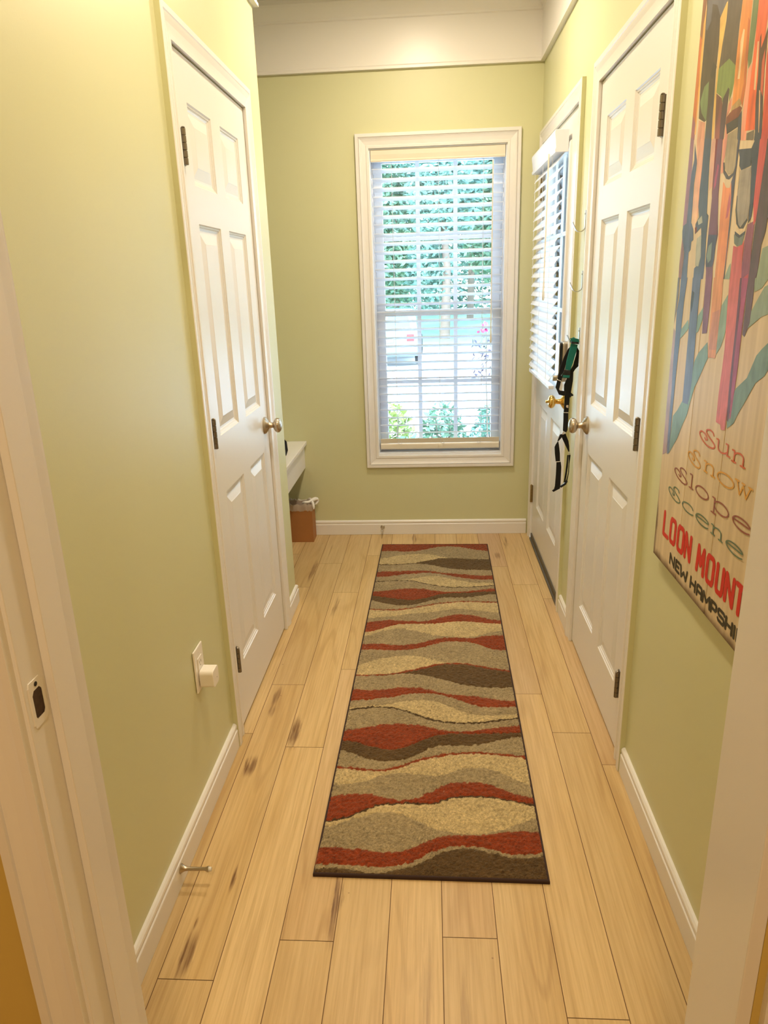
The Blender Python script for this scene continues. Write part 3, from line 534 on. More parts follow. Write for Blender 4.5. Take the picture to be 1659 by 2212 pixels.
# ------------------------------------------------------------------ panelled door leaves
def leaf(mb, F, s0, s1, z0, z1, panels, n0=0, hole=None, thick=.035):
    rects = panels+([hole] if hole else [])
    S = sorted({s0,s1}|{r[0] for r in rects}|{r[1] for r in rects}); Z = sorted({z0,z1}|{r[2] for r in rects}|{r[3] for r in rects})
    def inside(a,b):
        return any(r[0] < a < r[1] and r[2] < b < r[3] for r in rects)
    for i in range(len(S)-1):
        for j in range(len(Z)-1):
            if inside((S[i]+S[i+1])/2, (Z[j]+Z[j+1])/2): continue
            mb.add([F(n0,S[i],Z[j]),F(n0,S[i+1],Z[j]),F(n0,S[i+1],Z[j+1]),F(n0,S[i],Z[j+1])], [(0,1,2,3)])
            if hole: mb.add([F(n0-thick,S[i],Z[j]),F(n0-thick,S[i+1],Z[j]),F(n0-thick,S[i+1],Z[j+1]),F(n0-thick,S[i],Z[j+1])], [(3,2,1,0)])
    rings = [(0,0),(.003,-.0035),(.007,-.0042),(.009,-.0068),(.013,-.0078),(.016,-.0095),(.022,-.0095),(.050,-.003),(.052,-.0022)]
    for (a,b,c,d) in panels:
        P = []
        for ins, dep in rings:
            P += [F(n0+dep,a+ins,c+ins),F(n0+dep,b-ins,c+ins),F(n0+dep,b-ins,d-ins),F(n0+dep,a+ins,d-ins)]
        m = len(rings)
        mb.add(P, [(i*4+k,i*4+(k+1)%4,(i+1)*4+(k+1)%4,(i+1)*4+k) for i in range(m-1) for k in range(4)]+[tuple((m-1)*4+k for k in range(4))])
    for (a,b,c,d) in [(s0,s0,z0,z1),(s1,s1,z0,z1)]:
        mb.add([F(n0,a,c),F(n0-thick,a,c),F(n0-thick,a,d),F(n0,a,d)], [(0,1,2,3)])
    for z in (z0,z1): mb.add([F(n0,s0,z),F(n0-thick,s0,z),F(n0-thick,s1,z),F(n0,s1,z)], [(0,1,2,3)])
    if hole:
        a,b,c,d = hole
        for (p,q) in (((a,c),(b,c)),((b,c),(b,d)),((b,d),(a,d)),((a,d),(a,c))):
            mb.add([F(n0,*p),F(n0-thick,*p),F(n0-thick,*q),F(n0,*q)], [(0,1,2,3)])
def six(a, b, c, d, zs):
    return [(s,t,u,v) for (s,t) in ((a,b),(c,d)) for (u,v) in zs]
def hinge(F, parent, y, z0, z1, n=.008, m=None):
    mb = MB(); h = z1-z0; o = F(n,y,z0); k = 5
    for i in range(k):
        mb.lathe(F(n,y,z0+h*i/k+.0006), (0,0,1), [(0,.0050),(.0006,.0062),(h/k-.0018,.0062),(h/k-.0012,.0050)], 14)
    mb.lathe(F(n,y,z0+.0003), (0,0,1), [(0,.0046),(h-.0006,.0046)], 10)
    mb.lathe(F(n,y,z1), (0,0,1), [(0,.0052),(.0015,.0056),(.0035,.003),(.0042,.0005)], 12)
    mb.box(F, -.003,.0030, y-.004,y+.014, z0,z1)
    o = obj('hinge', mb, m or M_hinge, parent); o['label'] = 'dark metal knuckle hinge'
    return o
def knob(F, parent, y, z, m=None, stem=.036, key=False):
    mb = MB(); o = F(0,y,z); ax = F(1,y,z)-F(0,y,z)
    r = obj('door_knob', MB().lathe(o, ax, [(stem-.002,.011),(stem,.013),(stem+.003,.019),(stem+.008,.0255),(stem+.015,.0285),(stem+.022,.0275),(stem+.028,.022),(stem+.031,.012),(stem+.0318,.002)], 32), m or M_nickel, parent)
    q = obj('rose', MB().lathe(o, ax, [(0,.033),(.003,.0335),(.006,.0315),(.012,.024),(.018,.0135),(.021,.0115),(stem,.0105)], 32), m or M_nickel, r)
    if key: obj('key_button', MB().lathe(o, ax, [(stem+.030,.006),(stem+.041,.006),(stem+.042,.0045)], 16), m or M_nickel, r)
    return r
zs = [(.218,.823),(1.003,1.616),(1.716,1.924)]
mb = MB(); leaf(mb, L, LD[0],LD[1], .012,LD[2], six(2.160,2.380,2.478,2.698, zs))
d1 = struct('door_1', mb, M_door, 'white six panel closet door beside the outlet, with nickel knob', origin=L(0,2.43,.012))
for z in (.217,.979,1.757): hinge(L, d1, 2.078, z, z+.090)
knob(L, d1, 2.742, .921)
mb = MB(); leaf(mb, R, RD[0],RD[1], .010,RD[2], six(2.050,2.277,2.372,2.602, [(.206,.820),(1.0,1.616),(1.718,1.924)]))
d2 = struct('door_2', mb, M_door, 'white six panel closet door between the ski sign and the hooks', origin=R(0,2.32,.012))
for z in (.190,.975,1.760): hinge(R, d2, 1.984, z, z+.091)
knob(R, d2, 2.640, .918)
# outside door with its glass behind the blind
GL = (3.215,3.800,.98,1.93)
mb = MB(); leaf(mb, R, ED[0],ED[1], .022,ED[2], [(3.185,3.435,.235,.800),(3.545,3.795,.235,.800)], hole=GL)
d3 = struct('door_3', mb, M_door, 'white outside door with a blind over its glass, at the far end', origin=R(0,3.49,.022))
mb = MB(); mb.sweep(R, [(GL[0],GL[2]),(GL[1],GL[2]),(GL[1],GL[3]),(GL[0],GL[3])], [(-.004,0),(-.004,.008),(.012,.011),(.022,.008),(.026,0)], closed=True, flip=-1); obj('window_frame', mb, M_door, d3)
mb = MB(); mb.box(R, -.021,-.015, GL[0],GL[1], GL[2],GL[3]); obj('glass_pane', mb, M_glass, d3)
mb = MB()
for k in (1,2): mb.box(R, -.014,-.006, GL[0]+(GL[1]-GL[0])*k/3-.008,GL[0]+(GL[1]-GL[0])*k/3+.008, GL[2],GL[3])
for k in (1,2): mb.box(R, -.0135,-.0065, GL[0],GL[1], GL[2]+(GL[3]-GL[2])*k/3-.008,GL[2]+(GL[3]-GL[2])*k/3+.008)
obj('muntin', mb, M_door, d3)
for z in (.221,1.02,1.80): hinge(R, d3, 3.937, z, z+.10, .009, M_wornbrass)['label'] = 'worn brass knuckle hinge'
knob(R, d3, 3.100, .931, M_brass, .040, True)['label'] = 'polished brass knob'
mb = MB(); mb.box(R, .0005,.006, ED[0]+.01,ED[1]-.01, .012,.040); obj('door_sweep', mb, M_sweep, d3)['label'] = 'dark brown door sweep'
mb = MB(); mb.box(R, -.03,.012, ED[0],ED[1], .0005,.010); struct('trim_7', mb, M_sweep, 'dark threshold strip under the outside door')

# door lock with keypad body
lock = thing('door_lock', 'nickel and black electronic lock on the outside door above the brass knob', 'lock', R(.001,3.09,1.0))
def rrect(mb, F, n0, n1, s0, s1, z0, z1, r, k=10, mi=0):
    P = []
    for (cx,cy,a0) in ((s1-r,z1-r,0),(s0+r,z1-r,90),(s0+r,z0+r,180),(s1-r,z0+r,270)):
        for i in range(k+1):
            t = math.radians(a0+90*i/k); P.append((cx+r*math.cos(t), cy+r*math.sin(t)))
    d = F(n1,s0,z0)-F(n0,s0,z0)
    return mb.prism([F(n0,s,z) for s,z in P], d, mi)
mb = MB(); rrect(mb, R, .001,.026, 3.058,3.124, 1.018,1.182, .014); obj('body', mb, M_nickel, lock, bevel=.002)
mb = MB(); rrect(mb, R, .026,.036, 3.061,3.121, 1.045,1.180, .013); obj('cover', mb, M_keyblack, lock, bevel=.001)['label'] = 'glossy black cover'
mb = MB(); rrect(mb, R, .036,.040, 3.063,3.119, 1.047,1.178, .012); obj('face_plate', mb, M_silver, lock, bevel=.001)['label'] = 'pale silver face plate'
mb = MB(); mb.lathe(R(.026,3.090,1.032), (-1,0,0), [(0,.014),(.010,.014),(.012,.012),(.030,.012),(.032,.010)], 20); obj('thumb_turn', mb, M_nickel, lock)

# ------------------------------------------------------------------ window
a,b,c,d = WIN
mb = MB(); mb.box(B, -.14,-.001, a,a+.006, c,d); mb.box(B, -.14,-.001, b-.006,b, c,d); mb.box(B, -.14,-.001, a+.006,b-.006, d-.006,d); 
wn_ = struct('window_1', mb, M_vinyl, 'white framed double hung window in the end wall', origin=B(0,(a+b)/2,c))
mb = MB(); mb.sweep(B, [(a,c),(b,c),(b,d),(a,d)], cprof(.068,.019), closed=True, flip=-1); obj('window_casing', mb, M_trim, wn_)['label'] = 'white moulded casing'
mb = MB(); mb.box(B, -.14,.0, a+.006,b-.006, c,c+.012); obj('window_sill', mb, M_vinyl, wn_)
def sash(x0,x1,z0,z1, n, nm, st=.042, bot=.05, top=.035, hm=None):
    mb = MB(); t = .03
    mb.box(B, n-t,n, x0,x0+st, z0,z1); mb.box(B, n-t,n, x1-st,x1, z0,z1); mb.box(B, n-t,n, x0+st,x1-st, z0,z0+bot); mb.box(B, n-t,n, x0+st,x1-st, z1-top,z1)
    s = obj('sash', mb, M_vinyl, wn_, bevel=.003)
    mb = MB(); mb.box(B, n-t*.55,n-t*.45, x0+st,x1-st, z0+bot,z1-top); obj('glass_pane', mb, M_glass, s)
    mb = MB(); zc = (z0+bot+z1-top)/2 if hm is None else hm
    for xm in (-.061,.1405): mb.box(B, n-.012,n-.004, xm-.011,xm+.011, z0+bot,z1-top)
    mb.box(B, n-.0115,n-.0045, x0+st,x1-st, zc-.010,zc+.010); obj('muntin', mb, M_vinyl, s)
sash(a+.012,b-.012,c+.012,1.285,-.085,'lower',.045,.05,.032,.890)
sash(a+.012,b-.012,1.250,d-.010,-.118,'upper',.045,.032,.045)
mb = MB()
for x in (a+.006,b-.012): mb.box(B, -.135,-.075, x,x+.006, c+.012,d-.006)
obj('side_track', mb, M_vinyl, wn_)
# blind of the window
def slat(mb, F, s0, s1, n, z, wdt=.050, th=.0028, ang=0, crown=.0025, mi=0):
    k = 6; top = []; bot = []
    for i in range(k+1):
        u = -wdt/2+wdt*i/k; h = crown*(1-(2*u/wdt)**2)
        dn, dz = u*math.cos(ang)-h*math.sin(ang)*0, u*math.sin(ang)+h
        top.append((n+dn, z+dz+th/2)); bot.append((n+dn, z+dz-th/2))
    poly = top+bot[::-1]
    mb.prism([F(p[0],s0,p[1]) for p in poly], F(n,s1,z)-F(n,s0,z), mi)
bl = thing('window_blind', 'white slatted blind hanging open inside the end wall window', 'blind', B(-.05,(a+b)/2,c+.03))
prof = [(-.010,d-.062),(.008,d-.062),(.010,d-.056),(.006,d-.050),(.009,d-.030),(.010,d-.008),(.006,d-.003),(-.010,d-.003)]
mb = MB(); n_ = len(prof)
mb.prism([B(n-.012,a+.009,z) for n,z in prof], (b-a-.018,0,0)); obj('valance', mb, M_valance, bl)['label'] = 'cream valance'
mb = MB(); mb.box(B, -.075,-.025, a+.012,b-.012, d-.045,d-.006); obj('headrail', mb, M_blind, bl)
NB = -.050
mb = MB()
for i in range(32): slat(mb, B, a+.012,b-.012, NB, 1.983-i*(1.385/31)+.004, ang=math.radians(SLAT))
obj('slats', mb, M_blind, bl, smooth=False)
mb = MB(); mb.prism([B(NB+n,a+.012,z) for n,z in [(-.024,.520),(-.022,.540),(.022,.545),(.0265,.540),(.027,.533),(.0255,.518),(.020,.510),(-.020,.511)]], (b-a-.024,0,0)); obj('bottom_rail', mb, M_valance, bl, bevel=.001)['label'] = 'cream bottom rail'
mb = MB(); mb.prism([B(NB+n,a+.012,z) for n,z in [(.030,.574),(.021,.546),(.018,.547),(.027,.575)]], (b-a-.024,0,0)); obj('lowest_slat', mb, M_valance, bl)['label'] = 'cream lowest slat tipped up against the rail'
for x in (-.193,.051,.283):
    for n in (NB+.027,NB-.027):
        mb = MB(); mb.tube([B(n,x,d-.05),B(n,x,.55)], .0009, 6); obj('ladder_cord', mb, M_cord, bl)
for x in (-.193,.051,.283):
    mb = MB(); dx = -1 if x > .2 else 1
    mb.tube([B(NB+.033,x,.572),B(NB+.031,x+.003*dx,.550),B(NB+.032,x+.010*dx,.541),B(NB+.033,x+.022*dx,.546),B(NB+.034,x+.018*dx,.562)], .0012, 6); obj('cord_tail', mb, M_rubber, bl)
mb = MB(); mb.lathe(B(NB+.030,.051,.527), (0,-1,0), [(-.006,.014),(0,.014),(.0015,.012)], 20); obj('cord_button', mb, M_valance, bl)
mb = MB(); mb.tube([B(-.012,.328,2.015),B(-.012,.3285,1.6),B(-.012,.329,1.18),B(-.012,.3295,1.13),B(-.012,.3295,1.108),B(-.012,.3295,1.103)], [.0035,.0035,.0035,.0058,.0062,.003], 10); obj('tilt_wand', mb, M_valance, bl)['label'] = 'tan tilt wand'

# blind on the outside door
be = thing('door_blind', 'white slatted blind mounted on the outside door', 'blind', R(.01,3.55,.95))
prof = [(.012,1.913),(.064,1.913),(.066,1.922),(.062,1.930),(.064,1.955),(.068,1.985),(.066,1.995),(.012,1.995)]
mb = MB(); mb.prism([R(n,3.205,z) for n,z in prof], R(0,3.885,0)-R(0,3.205,0)); obj('valance', mb, M_blind, be, bevel=.001)
mb = MB()
for i in range(21): slat(mb, R, 3.220,3.870, .0385, 1.893-i*.0436, ang=math.radians(-52), crown=.003)
obj('slats', mb, M_blind, be)
mb = MB(); mb.box(R, .028,.052, 3.220,3.870, .965,.982); obj('bottom_rail', mb, M_blind, be, bevel=.003)
for y in (3.29,3.55,3.80):
    mb = MB(); mb.tube([R(.060,y,1.915),R(.0585,y,1.4),R(.056,y,.975)], .0009, 6); obj('ladder_cord', mb, M_cord, be)
mb = MB(); mb.tube([R(.070,3.33,1.925),R(.071,3.33,1.70),R(.072,3.33,1.42),R(.072,3.33,1.37),R(.072,3.33,1.345),R(.072,3.33,1.34)], [.0035,.0035,.0035,.0058,.0062,.003], 10); obj('tilt_wand', mb, M_valance, be)['label'] = 'tan tilt wand'

# ------------------------------------------------------------------ doorway in front of the camera
yb, ys = .741, .790
mb = MB()
mb.box(W, JL-.018,JL, DW0,DW1-.006, 0,2.07); mb.box(W, JL,JL+.011, yb,ys, 0,2.045)
mb.box(W, JR,JR+.018, DW0,DW1, 0,2.07)
mb.box(W, JL,JR, DW0,DW1-.006, 2.052,2.07)
jam = struct('trim_12', mb, M_trim, 'white jamb of the doorway the photo looks through', bevel=.0015)
def cdoor(x): return lambda t,s,z: Vector((s, DW0-t, z))
mb = MB(); mb.sweep(cdoor(0), [(JL-.005,0),(JL-.005,2.057),(JR+.028,2.057),(JR+.028,0)], cprof(.058)); struct('trim_8', mb, M_trim, 'white casing around the doorway on the near side')
mb = MB(); mb.sweep(lambda t,s,z: Vector((s, DW1-.006+t, z)), [(JL-.004,0),(JL-.004,2.057),(JR+.004,2.057),(JR+.004,0)], [(0,0),(0,.009),(.012,.011),(.05,.014),(.064,.014),(.064,0)]); struct('trim_9', mb, M_trim, 'white casing around the doorway on the hall side')
st = thing('strike_plate', 'painted strike plate with a dark latch hole on the doorway jamb', 'strike plate', (JL,.72,.95))
FJ = lambda n,y,z: Vector((JL+n, y, z))
mb = MB()
P = [(.704,.957),(.706,.952),(.728,.952),(.735,.958),(.735,1.006),(.728,1.012),(.706,1.012),(.704,1.007)]
H = [(.709,.966),(.711,.963),(.726,.963),(.729,.967),(.729,.994),(.725,.999),(.713,.999),(.709,.994)]
mb.add([FJ(.0012,*p) for p in P]+[FJ(.0012,*h) for h in H], [(i,(i+1)%8,8+(i+1)%8,8+i) for i in range(8)])
mb.add([FJ(.0012,*p) for p in P]+[FJ(0,*p) for p in P], [(i,(i+1)%8,8+(i+1)%8,8+i) for i in range(8)])
mb.prism([FJ(.0012,.704,.957),FJ(.0012,.704,1.007),FJ(-.004,.698,1.007),FJ(-.004,.698,.957)], (-.001,0,0))
obj('plate', mb, M_trim, st)
mb = MB(); mb.prism([FJ(.0004,*h) for h in H], (.0003,0,0)); obj('latch_hole', mb, mat('dark_latch_hole', (.05,.025,.012), .8, lin=True, var=.6, vscale=150), st)['label'] = 'dark brown latch hole'
mb = MB()
for z in (1.0055,): obj('screw', MB().lathe(FJ(.001,.719,z), (1,0,0), [(0,.003),(.0008,.003),(.001,.002)], 12), M_dark, st)

# ------------------------------------------------------------------ things on the left wall
ou = thing('wall_outlet', 'white wall outlet plate low on the green wall beside the closet door', 'outlet', L(0,1.73,.375))
mb = MB(); rrect(mb, L, .001,.006, 1.693,1.766, .375,.502, .003); obj('cover_plate', mb, M_plastic, ou, bevel=.003, seg=3)
mb = MB(); mb.box(L, .006,.008, 1.713,1.747, .405,.472); obj('receptacle', mb, M_plastic, ou, bevel=.0008)
mb = MB()
for (y,z,h) in ((1.724,.457,.007),(1.736,.457,.008)): mb = MB(); mb.box(L, .0078,.0083, y-.001,y+.001, z-h/2,z+h/2); obj('slot', mb, M_hinge, ou)
obj('ground_hole', MB().lathe(L(.0078,1.730,.447), (1,0,0), [(0,.002),(.0005,.002)], 10), M_hinge, ou); obj('screw', MB().lathe(L(.0058,1.730,.486), (1,0,0), [(0,.0025),(.0008,.002)], 10), M_plastic, ou)
pl = thing('plug_adapter', 'white rounded plug in adapter standing out from the wall outlet', 'plug', L(.009,1.731,.383))
mb = MB(); rrect(mb, L, .0085,.048, 1.707,1.756, .384,.436, .011); obj('body', mb, M_plastic, pl, bevel=.002, seg=3)
mb = MB(); mb.lathe(L(.048,1.738,.404), (1,0,0), [(0,.0016),(.0004,.0015)], 10); obj('indicator', mb, M_hinge, pl)
def doorstop(F, y, z, label, origin, length=.062):
    t = thing('door_stop', label, 'door stop', origin, 'nickel door stops')
    ax = F(1,y,z)-F(0,y,z)
    obj('post', MB().lathe(F(.013,y,z), ax, [(0,.0125),(.002,.0125),(.006,.009),(.012,.0062),(.02,.0050),(length,.0044),(length+.004,.0058),(length+.007,.0075),(length+.010,.0075)], 20), M_nickel, t)
    obj('tip', MB().lathe(F(.013+length+.010,y,z), ax, [(0,.0055),(.004,.0058),(.007,.0045)], 16), M_rubber, t)
doorstop(L, 1.410, .049, 'nickel door stop on the near baseboard below the outlet', L(.013,1.41,.04))
doorstop(B, -.296, .047, 'nickel door stop on the baseboard below the window', B(.013,-.296,.04))

# ------------------------------------------------------------------ hooks and dog harness on the right wall
def hook(y, z0, z1, label):
    path = [(.002,z1)]+[(.002,z0+.020)]
    for i in range(9):
        t = math.radians(180+ i*20); path.append((.020+.018*math.cos(t), z0+.020+.018*math.sin(t)))
    path += [(.043,z0+.026),(.048,z0+.036)]
    mb = MB(); th = .0028; n = len(path); P = []
    for i,(p,q) in enumerate(path):
        a = path[max(i-1,0)]; b = path[min(i+1,n-1)]; t = Vector((b[0]-a[0],b[1]-a[1])).normalized(); nn = Vector((-t.y,t.x))
        for sgn in (-1,1):
            for yy in (y-.008,y+.008): P.append(R(p+nn.x*th/2*sgn, yy, q+nn.y*th/2*sgn))
    Fc = []
    for i in range(n-1):
        o, k = i*4, i*4+4
        Fc += [(o,o+1,k+1,k),(o+2,k+2,k+3,o+3),(o,k,k+2,o+2),(o+1,o+3,k+3,k+1)]
    Fc += [(0,2,3,1),((n-1)*4,(n-1)*4+1,(n-1)*4+3,(n-1)*4+2)]
    mb.add(P, Fc)
    t = thing('wall_hook', label, 'hook', R(.001,y,z0), 'steel hooks between the two doors')
    obj('hook', mb, M_steel, t)
    mb = MB(); mb.lathe(R(.0034,y,z1-.012), (-1,0,0), [(0,.0035),(.001,.003)], 12); obj('screw', mb, M_hinge, t)
hook(2.857, 1.592, 1.667, 'empty steel hook, topmost of the three between the doors')
hook(2.857, 1.382, 1.458, 'empty steel hook, second of the three between the doors')
hook(2.862, 1.190, 1.252, 'steel hook holding the dog harness, lowest of the three between the doors')
ha = thing('dog_harness', 'black and teal webbing dog harness hanging from the lowest hook', 'dog harness', (.53,2.83,.61))
def strap(names, part, m, th=.0035):
    mb = MB()
    for k in names:
        Y, P = STRAPS[k]
        mb.prism([(x,Y,z) for x,z in P], (0,th,0))
    return obj(part, mb, m, ha, bevel=.0006, seg=1)
strap(['s1','s2','s3'], 'body_strap', M_black); strap(['l1'], 'center_strap', M_black); strap(['l2','l4','l5'], 'leg_strap', M_black); strap(['l3','l6','l7'], 'leg_strap', M_black)
strap(['top_slide'], 'slide_buckle', M_keyblack, .006); strap(['ladder'], 'slide_buckle', M_keyblack, .006); strap(['clip'], 'snap_clip', M_keyblack, .006); strap(['l8'], 'snap_clip', M_keyblack, .007)
strap(['teal_strap'], 'collar_strap', M_teal)['label'] = 'teal collar strap'; strap(['teal_loop'], 'collar_loop', M_teal)['label'] = 'teal loop over the hook'; strap(['teal_tab'], 'collar_tab', M_teal)['label'] = 'teal webbing end'
for k in ('ring1','ringA','ringB','ringC','ringD'): strap([k], 'ring', M_silver, .003)['label'] = 'silver ring'
strap(['tag'], 'tag', M_tag, .002)['label'] = 'pale fabric tag'
mb = MB(); mb.tube([R(.034,2.862,1.200),(.545,2.845,1.215),(.545,2.82,1.212),(.545,2.808,1.205)], .004, 8); obj('collar_loop', mb, M_teal, ha)

# ------------------------------------------------------------------ bench, bin in the nook
bt = thing('nook_bench', 'white built in bench top with a deep apron in the nook', 'bench', (-1.35,3.7,.42))
mb = MB(); mb.box(W, -1.998,-.722, 3.16,YB-.002, .554,.575); obj('bench_top', mb, M_trim, bt, bevel=.003)
mb = MB(); mb.box(W, -.756,-.738, 3.18,YB-.002, .416,.554); mb.box(W, -1.998,-.757, 3.18,3.198, .416,.554); obj('apron', mb, M_trim, bt, bevel=.002)
mb = MB(); mb.tube([(-.782,3.68,.5765),(-.776,3.70,.60),(-.782,3.72,.640),(-.80,3.74,.655)], [.010,.011,.010,.006], 8)  # small black item of unknown kind; the strap form is made up
tag(obj('strap', mb, M_black), 'small unidentified black item on the bench top at the wall corner', 'strap')
bi = thing('waste_bin', 'brown cardboard waste bin on the floor under the bench', 'waste bin', (-.80,3.955,0))
bx0,bx1,by0,by1,bh = -.905,-.694,3.906,4.012,.222
mb = MB(); t = .004
mb.box(W, bx0,bx1,by0,by0+t, .001,bh); mb.box(W, bx0,bx1,by1-t,by1, .001,bh); mb.box(W, bx0,bx0+t,by0+t,by1-t, .001,bh); mb.box(W, bx1-t,bx1,by0+t,by1-t, .001,bh); mb.box(W, bx0+t,bx1-t,by0+t,by1-t, .001,.006)
obj('bin_body', mb, M_card, bi)
mb = MB()      # bag folded over the rim
rnd = random.Random(5); pts = []
def rim(u):
    per = [(bx0,by0),(bx1,by0),(bx1,by1),(bx0,by1),(bx0,by0)]; ls = [bx1-bx0,by1-by0,bx1-bx0,by1-by0]; d_ = u*sum(ls)
    for i in range(4):
        if d_ <= ls[i]: f = d_/ls[i]; return per[i][0]+(per[i+1][0]-per[i][0])*f, per[i][1]+(per[i+1][1]-per[i][1])*f
        d_ -= ls[i]
    return per[0]
n = 72; cx, cy = (bx0+bx1)/2, (by0+by1)/2; P = []
for i in range(n):
    x,y = rim(i/n); dx,dy = (x-cx)/abs(bx1-bx0)*2, (y-cy)/abs(by1-by0)*2; ln = math.hypot(dx,dy); dx/=ln; dy/=ln
    w_ = rnd.uniform(-.0025,.0035)
    P += [(x-dx*.012,y-dy*.012,bh-.05+w_),(x-dx*.006,y-dy*.006,bh+.006+w_*2),(x+dx*.003,y+dy*.003,bh+.010+w_*2.5),(x+dx*(.006+w_),y+dy*(.006+w_),bh-.004+w_),(x+dx*(.005+w_),y+dy*(.004+w_),bh-.030+w_*1.5)]
mb.add(P, [(i*5+k,((i+1)%n)*5+k,((i+1)%n)*5+k+1,i*5+k+1) for i in range(n) for k in range(4)], 0, True)
obj('bin_liner', mb, M_bagc, bi, recalc=True)['label'] = 'clear plastic bag folded over the rim'
mb = MB(); rnd = random.Random(9)
path = [(-.755,3.935,.232),(-.735,3.925,.240),(-.712,3.93,.236),(-.695,3.945,.246),(-.676,3.965,.250),(-.668,3.98,.238),(-.672,3.975,.222),(-.684,3.96,.212)]
mb.tube(path, [.006,.010,.008,.012,.013,.012,.010,.004], 9); mb.tube([(-.70,3.94,.243),(-.688,3.925,.236),(-.684,3.915,.214),(-.683,3.912,.198)], [.010,.009,.008,.003], 8)
o = obj('bag_knot', mb, M_bag, bi); o['label'] = 'white bunched bag rim'
d_ = o.modifiers.new('s','SUBSURF'); d_.levels = 1; d_.render_levels = 2

# ------------------------------------------------------------------ runner rug
def build_rug():
    RX0,RX1,RY0,RY1,TH = -.3005,.2958,1.4399,3.8319,-.0113
    cx,cy = (RX0+RX1)/2,(RY0+RY1)/2; wd,ln = RX1-RX0,RY1-RY0
    nu, nv = 200, 800
    rg = np.random.default_rng(4)
    U,V = np.meshgrid(np.linspace(0,1,nu),np.linspace(0,1,nv))
    def sm(sx,sy,a):
        g = rg.standard_normal((sy,sx)); x = np.linspace(0,sx-1.001,nu); y = np.linspace(0,sy-1.001,nv); xi=x.astype(int); yi=y.astype(int); fx=(x-xi)[None,:]; fy=(y-yi)[:,None]
        return a*((g[yi][:,xi]*(1-fx)+g[yi][:,xi+1]*fx)*(1-fy)+(g[yi+1][:,xi]*(1-fx)+g[yi+1][:,xi+1]*fx)*fy)
    Uj = np.clip(U+sm(70,280,.004),0,1); Vj = V+sm(70,280,.0011)
    ug = np.linspace(0,1,25)
    pal = {'R':(128,52,24),'T':(149,132,99),'C':(184,163,118),'B':(84,63,37),'D':(66,48,28)}
    col = np.zeros((nv,nu,3)); hgt = np.zeros((nv,nu)); done = np.zeros((nv,nu),bool); edge = np.full((nv,nu),9.0)
    for c,v in RUG_BANDS:
        lim = np.interp(Uj, ug, np.array(v)/10000) if v else np.full((nv,nu),-1.0)
        sel = (~done)&(Vj >= lim); col[sel] = s2l(pal[c]); done |= sel
        edge = np.minimum(edge, np.abs(Vj-lim)*ln)
    col *= (1+sm(100,400,.11)+sm(198,796,.22)+sm(12,44,.05))[...,None]
    lint = np.exp(-((sm(40,120,1)-2.9)/.25)**2); col = col*(1-lint[...,None]*.4)+np.array([.45,.40,.30])*lint[...,None]*.4
    col = np.clip(col,.004,1)
    em = np.minimum(np.minimum(U,1-U)*wd, np.minimum(V,1-V)*ln)
    z = .0105+sm(198,796,.0011)+sm(90,360,.0008)-.0016*np.exp(-(edge/.004)**2)
    z = np.where(em < .004, .006+em, z)
    z += .004*np.exp(-((U/.06)**2+((V-.02)/.02)**2))
    c_,s_ = math.cos(TH),math.sin(TH); X = (U-.5)*wd; Y = (V-.5)*ln
    co = np.stack([X*c_-Y*s_, X*s_+Y*c_, z],-1).reshape(-1,3)
    idx = np.arange(nu*nv).reshape(nv,nu); fa = np.stack([idx[:-1,:-1],idx[:-1,1:],idx[1:,1:],idx[1:,:-1]],-1).reshape(-1,4)
    me = bpy.data.meshes.new('pile'); me.vertices.add(len(co)); me.vertices.foreach_set('co', co.ravel().astype(np.float32))
    me.loops.add(fa.size); me.loops.foreach_set('vertex_index', fa.ravel().astype(np.int32)); me.polygons.add(len(fa)); me.polygons.foreach_set('loop_start', np.arange(0,fa.size,4).astype(np.int32)); me.polygons.foreach_set('loop_total', np.full(len(fa),4,np.int32)); me.update(calc_edges=True)
    at = me.attributes.new('yarn','FLOAT_COLOR','POINT'); at.data.foreach_set('color', np.concatenate([col.reshape(-1,3),np.ones((nu*nv,1))],1).ravel().astype(np.float32))
    m = bpy.data.materials.new('rug_yarn'); m.use_nodes = True; nt = m.node_tree; b = nt.nodes['Principled BSDF']; a = nt.nodes.new('ShaderNodeAttribute'); a.attribute_name = 'yarn'
    b.inputs['Roughness'].default_value = .95; b.inputs['Specular IOR Level'].default_value = .1; b.inputs['Sheen Weight'].default_value = .25; b.inputs['Sheen Tint'].default_value = (1,.9,.7,1)
    tcn = nt.nodes.new('ShaderNodeTexCoord'); n = nt.nodes.new('ShaderNodeTexNoise'); n.inputs['Scale'].default_value = 320; n.inputs['Detail'].default_value = 3
    mr = nt.nodes.new('ShaderNodeMapRange'); mr.inputs[1].default_value = .3; mr.inputs[2].default_value = .7; mr.inputs[3].default_value = .72; mr.inputs[4].default_value = 1.28
    vm = nt.nodes.new('ShaderNodeVectorMath'); vm.operation = 'SCALE'; bpn = nt.nodes.new('ShaderNodeBump'); bpn.inputs['Strength'].default_value = .8; bpn.inputs['Distance'].default_value = .003
    K = nt.links.new; K(tcn.outputs['Object'], n.inputs['Vector']); K(n.outputs['Fac'], mr.inputs[0]); K(a.outputs['Color'], vm.inputs[0]); K(mr.outputs[0], vm.inputs['Scale']); K(vm.outputs[0], b.inputs['Base Color']); K(n.outputs['Fac'], bpn.inputs['Height']); K(bpn.outputs[0], b.inputs['Normal'])
    me.materials.append(m)
    rug = thing('runner_rug', 'long runner rug with wavy rust, tan, cream and brown bands on the floor', 'rug', (cx,cy,0))
    o = bpy.data.objects.new('pile', me); C.objects.link(o); o.parent = rug
    mb = MB(); F = lambda x,y,z: Vector((cx+x*c_-y*s_, cy+x*s_+y*c_, z)); h = .004
    X0,X1,Y0,Y1 = -wd/2,wd/2,-ln/2,ln/2
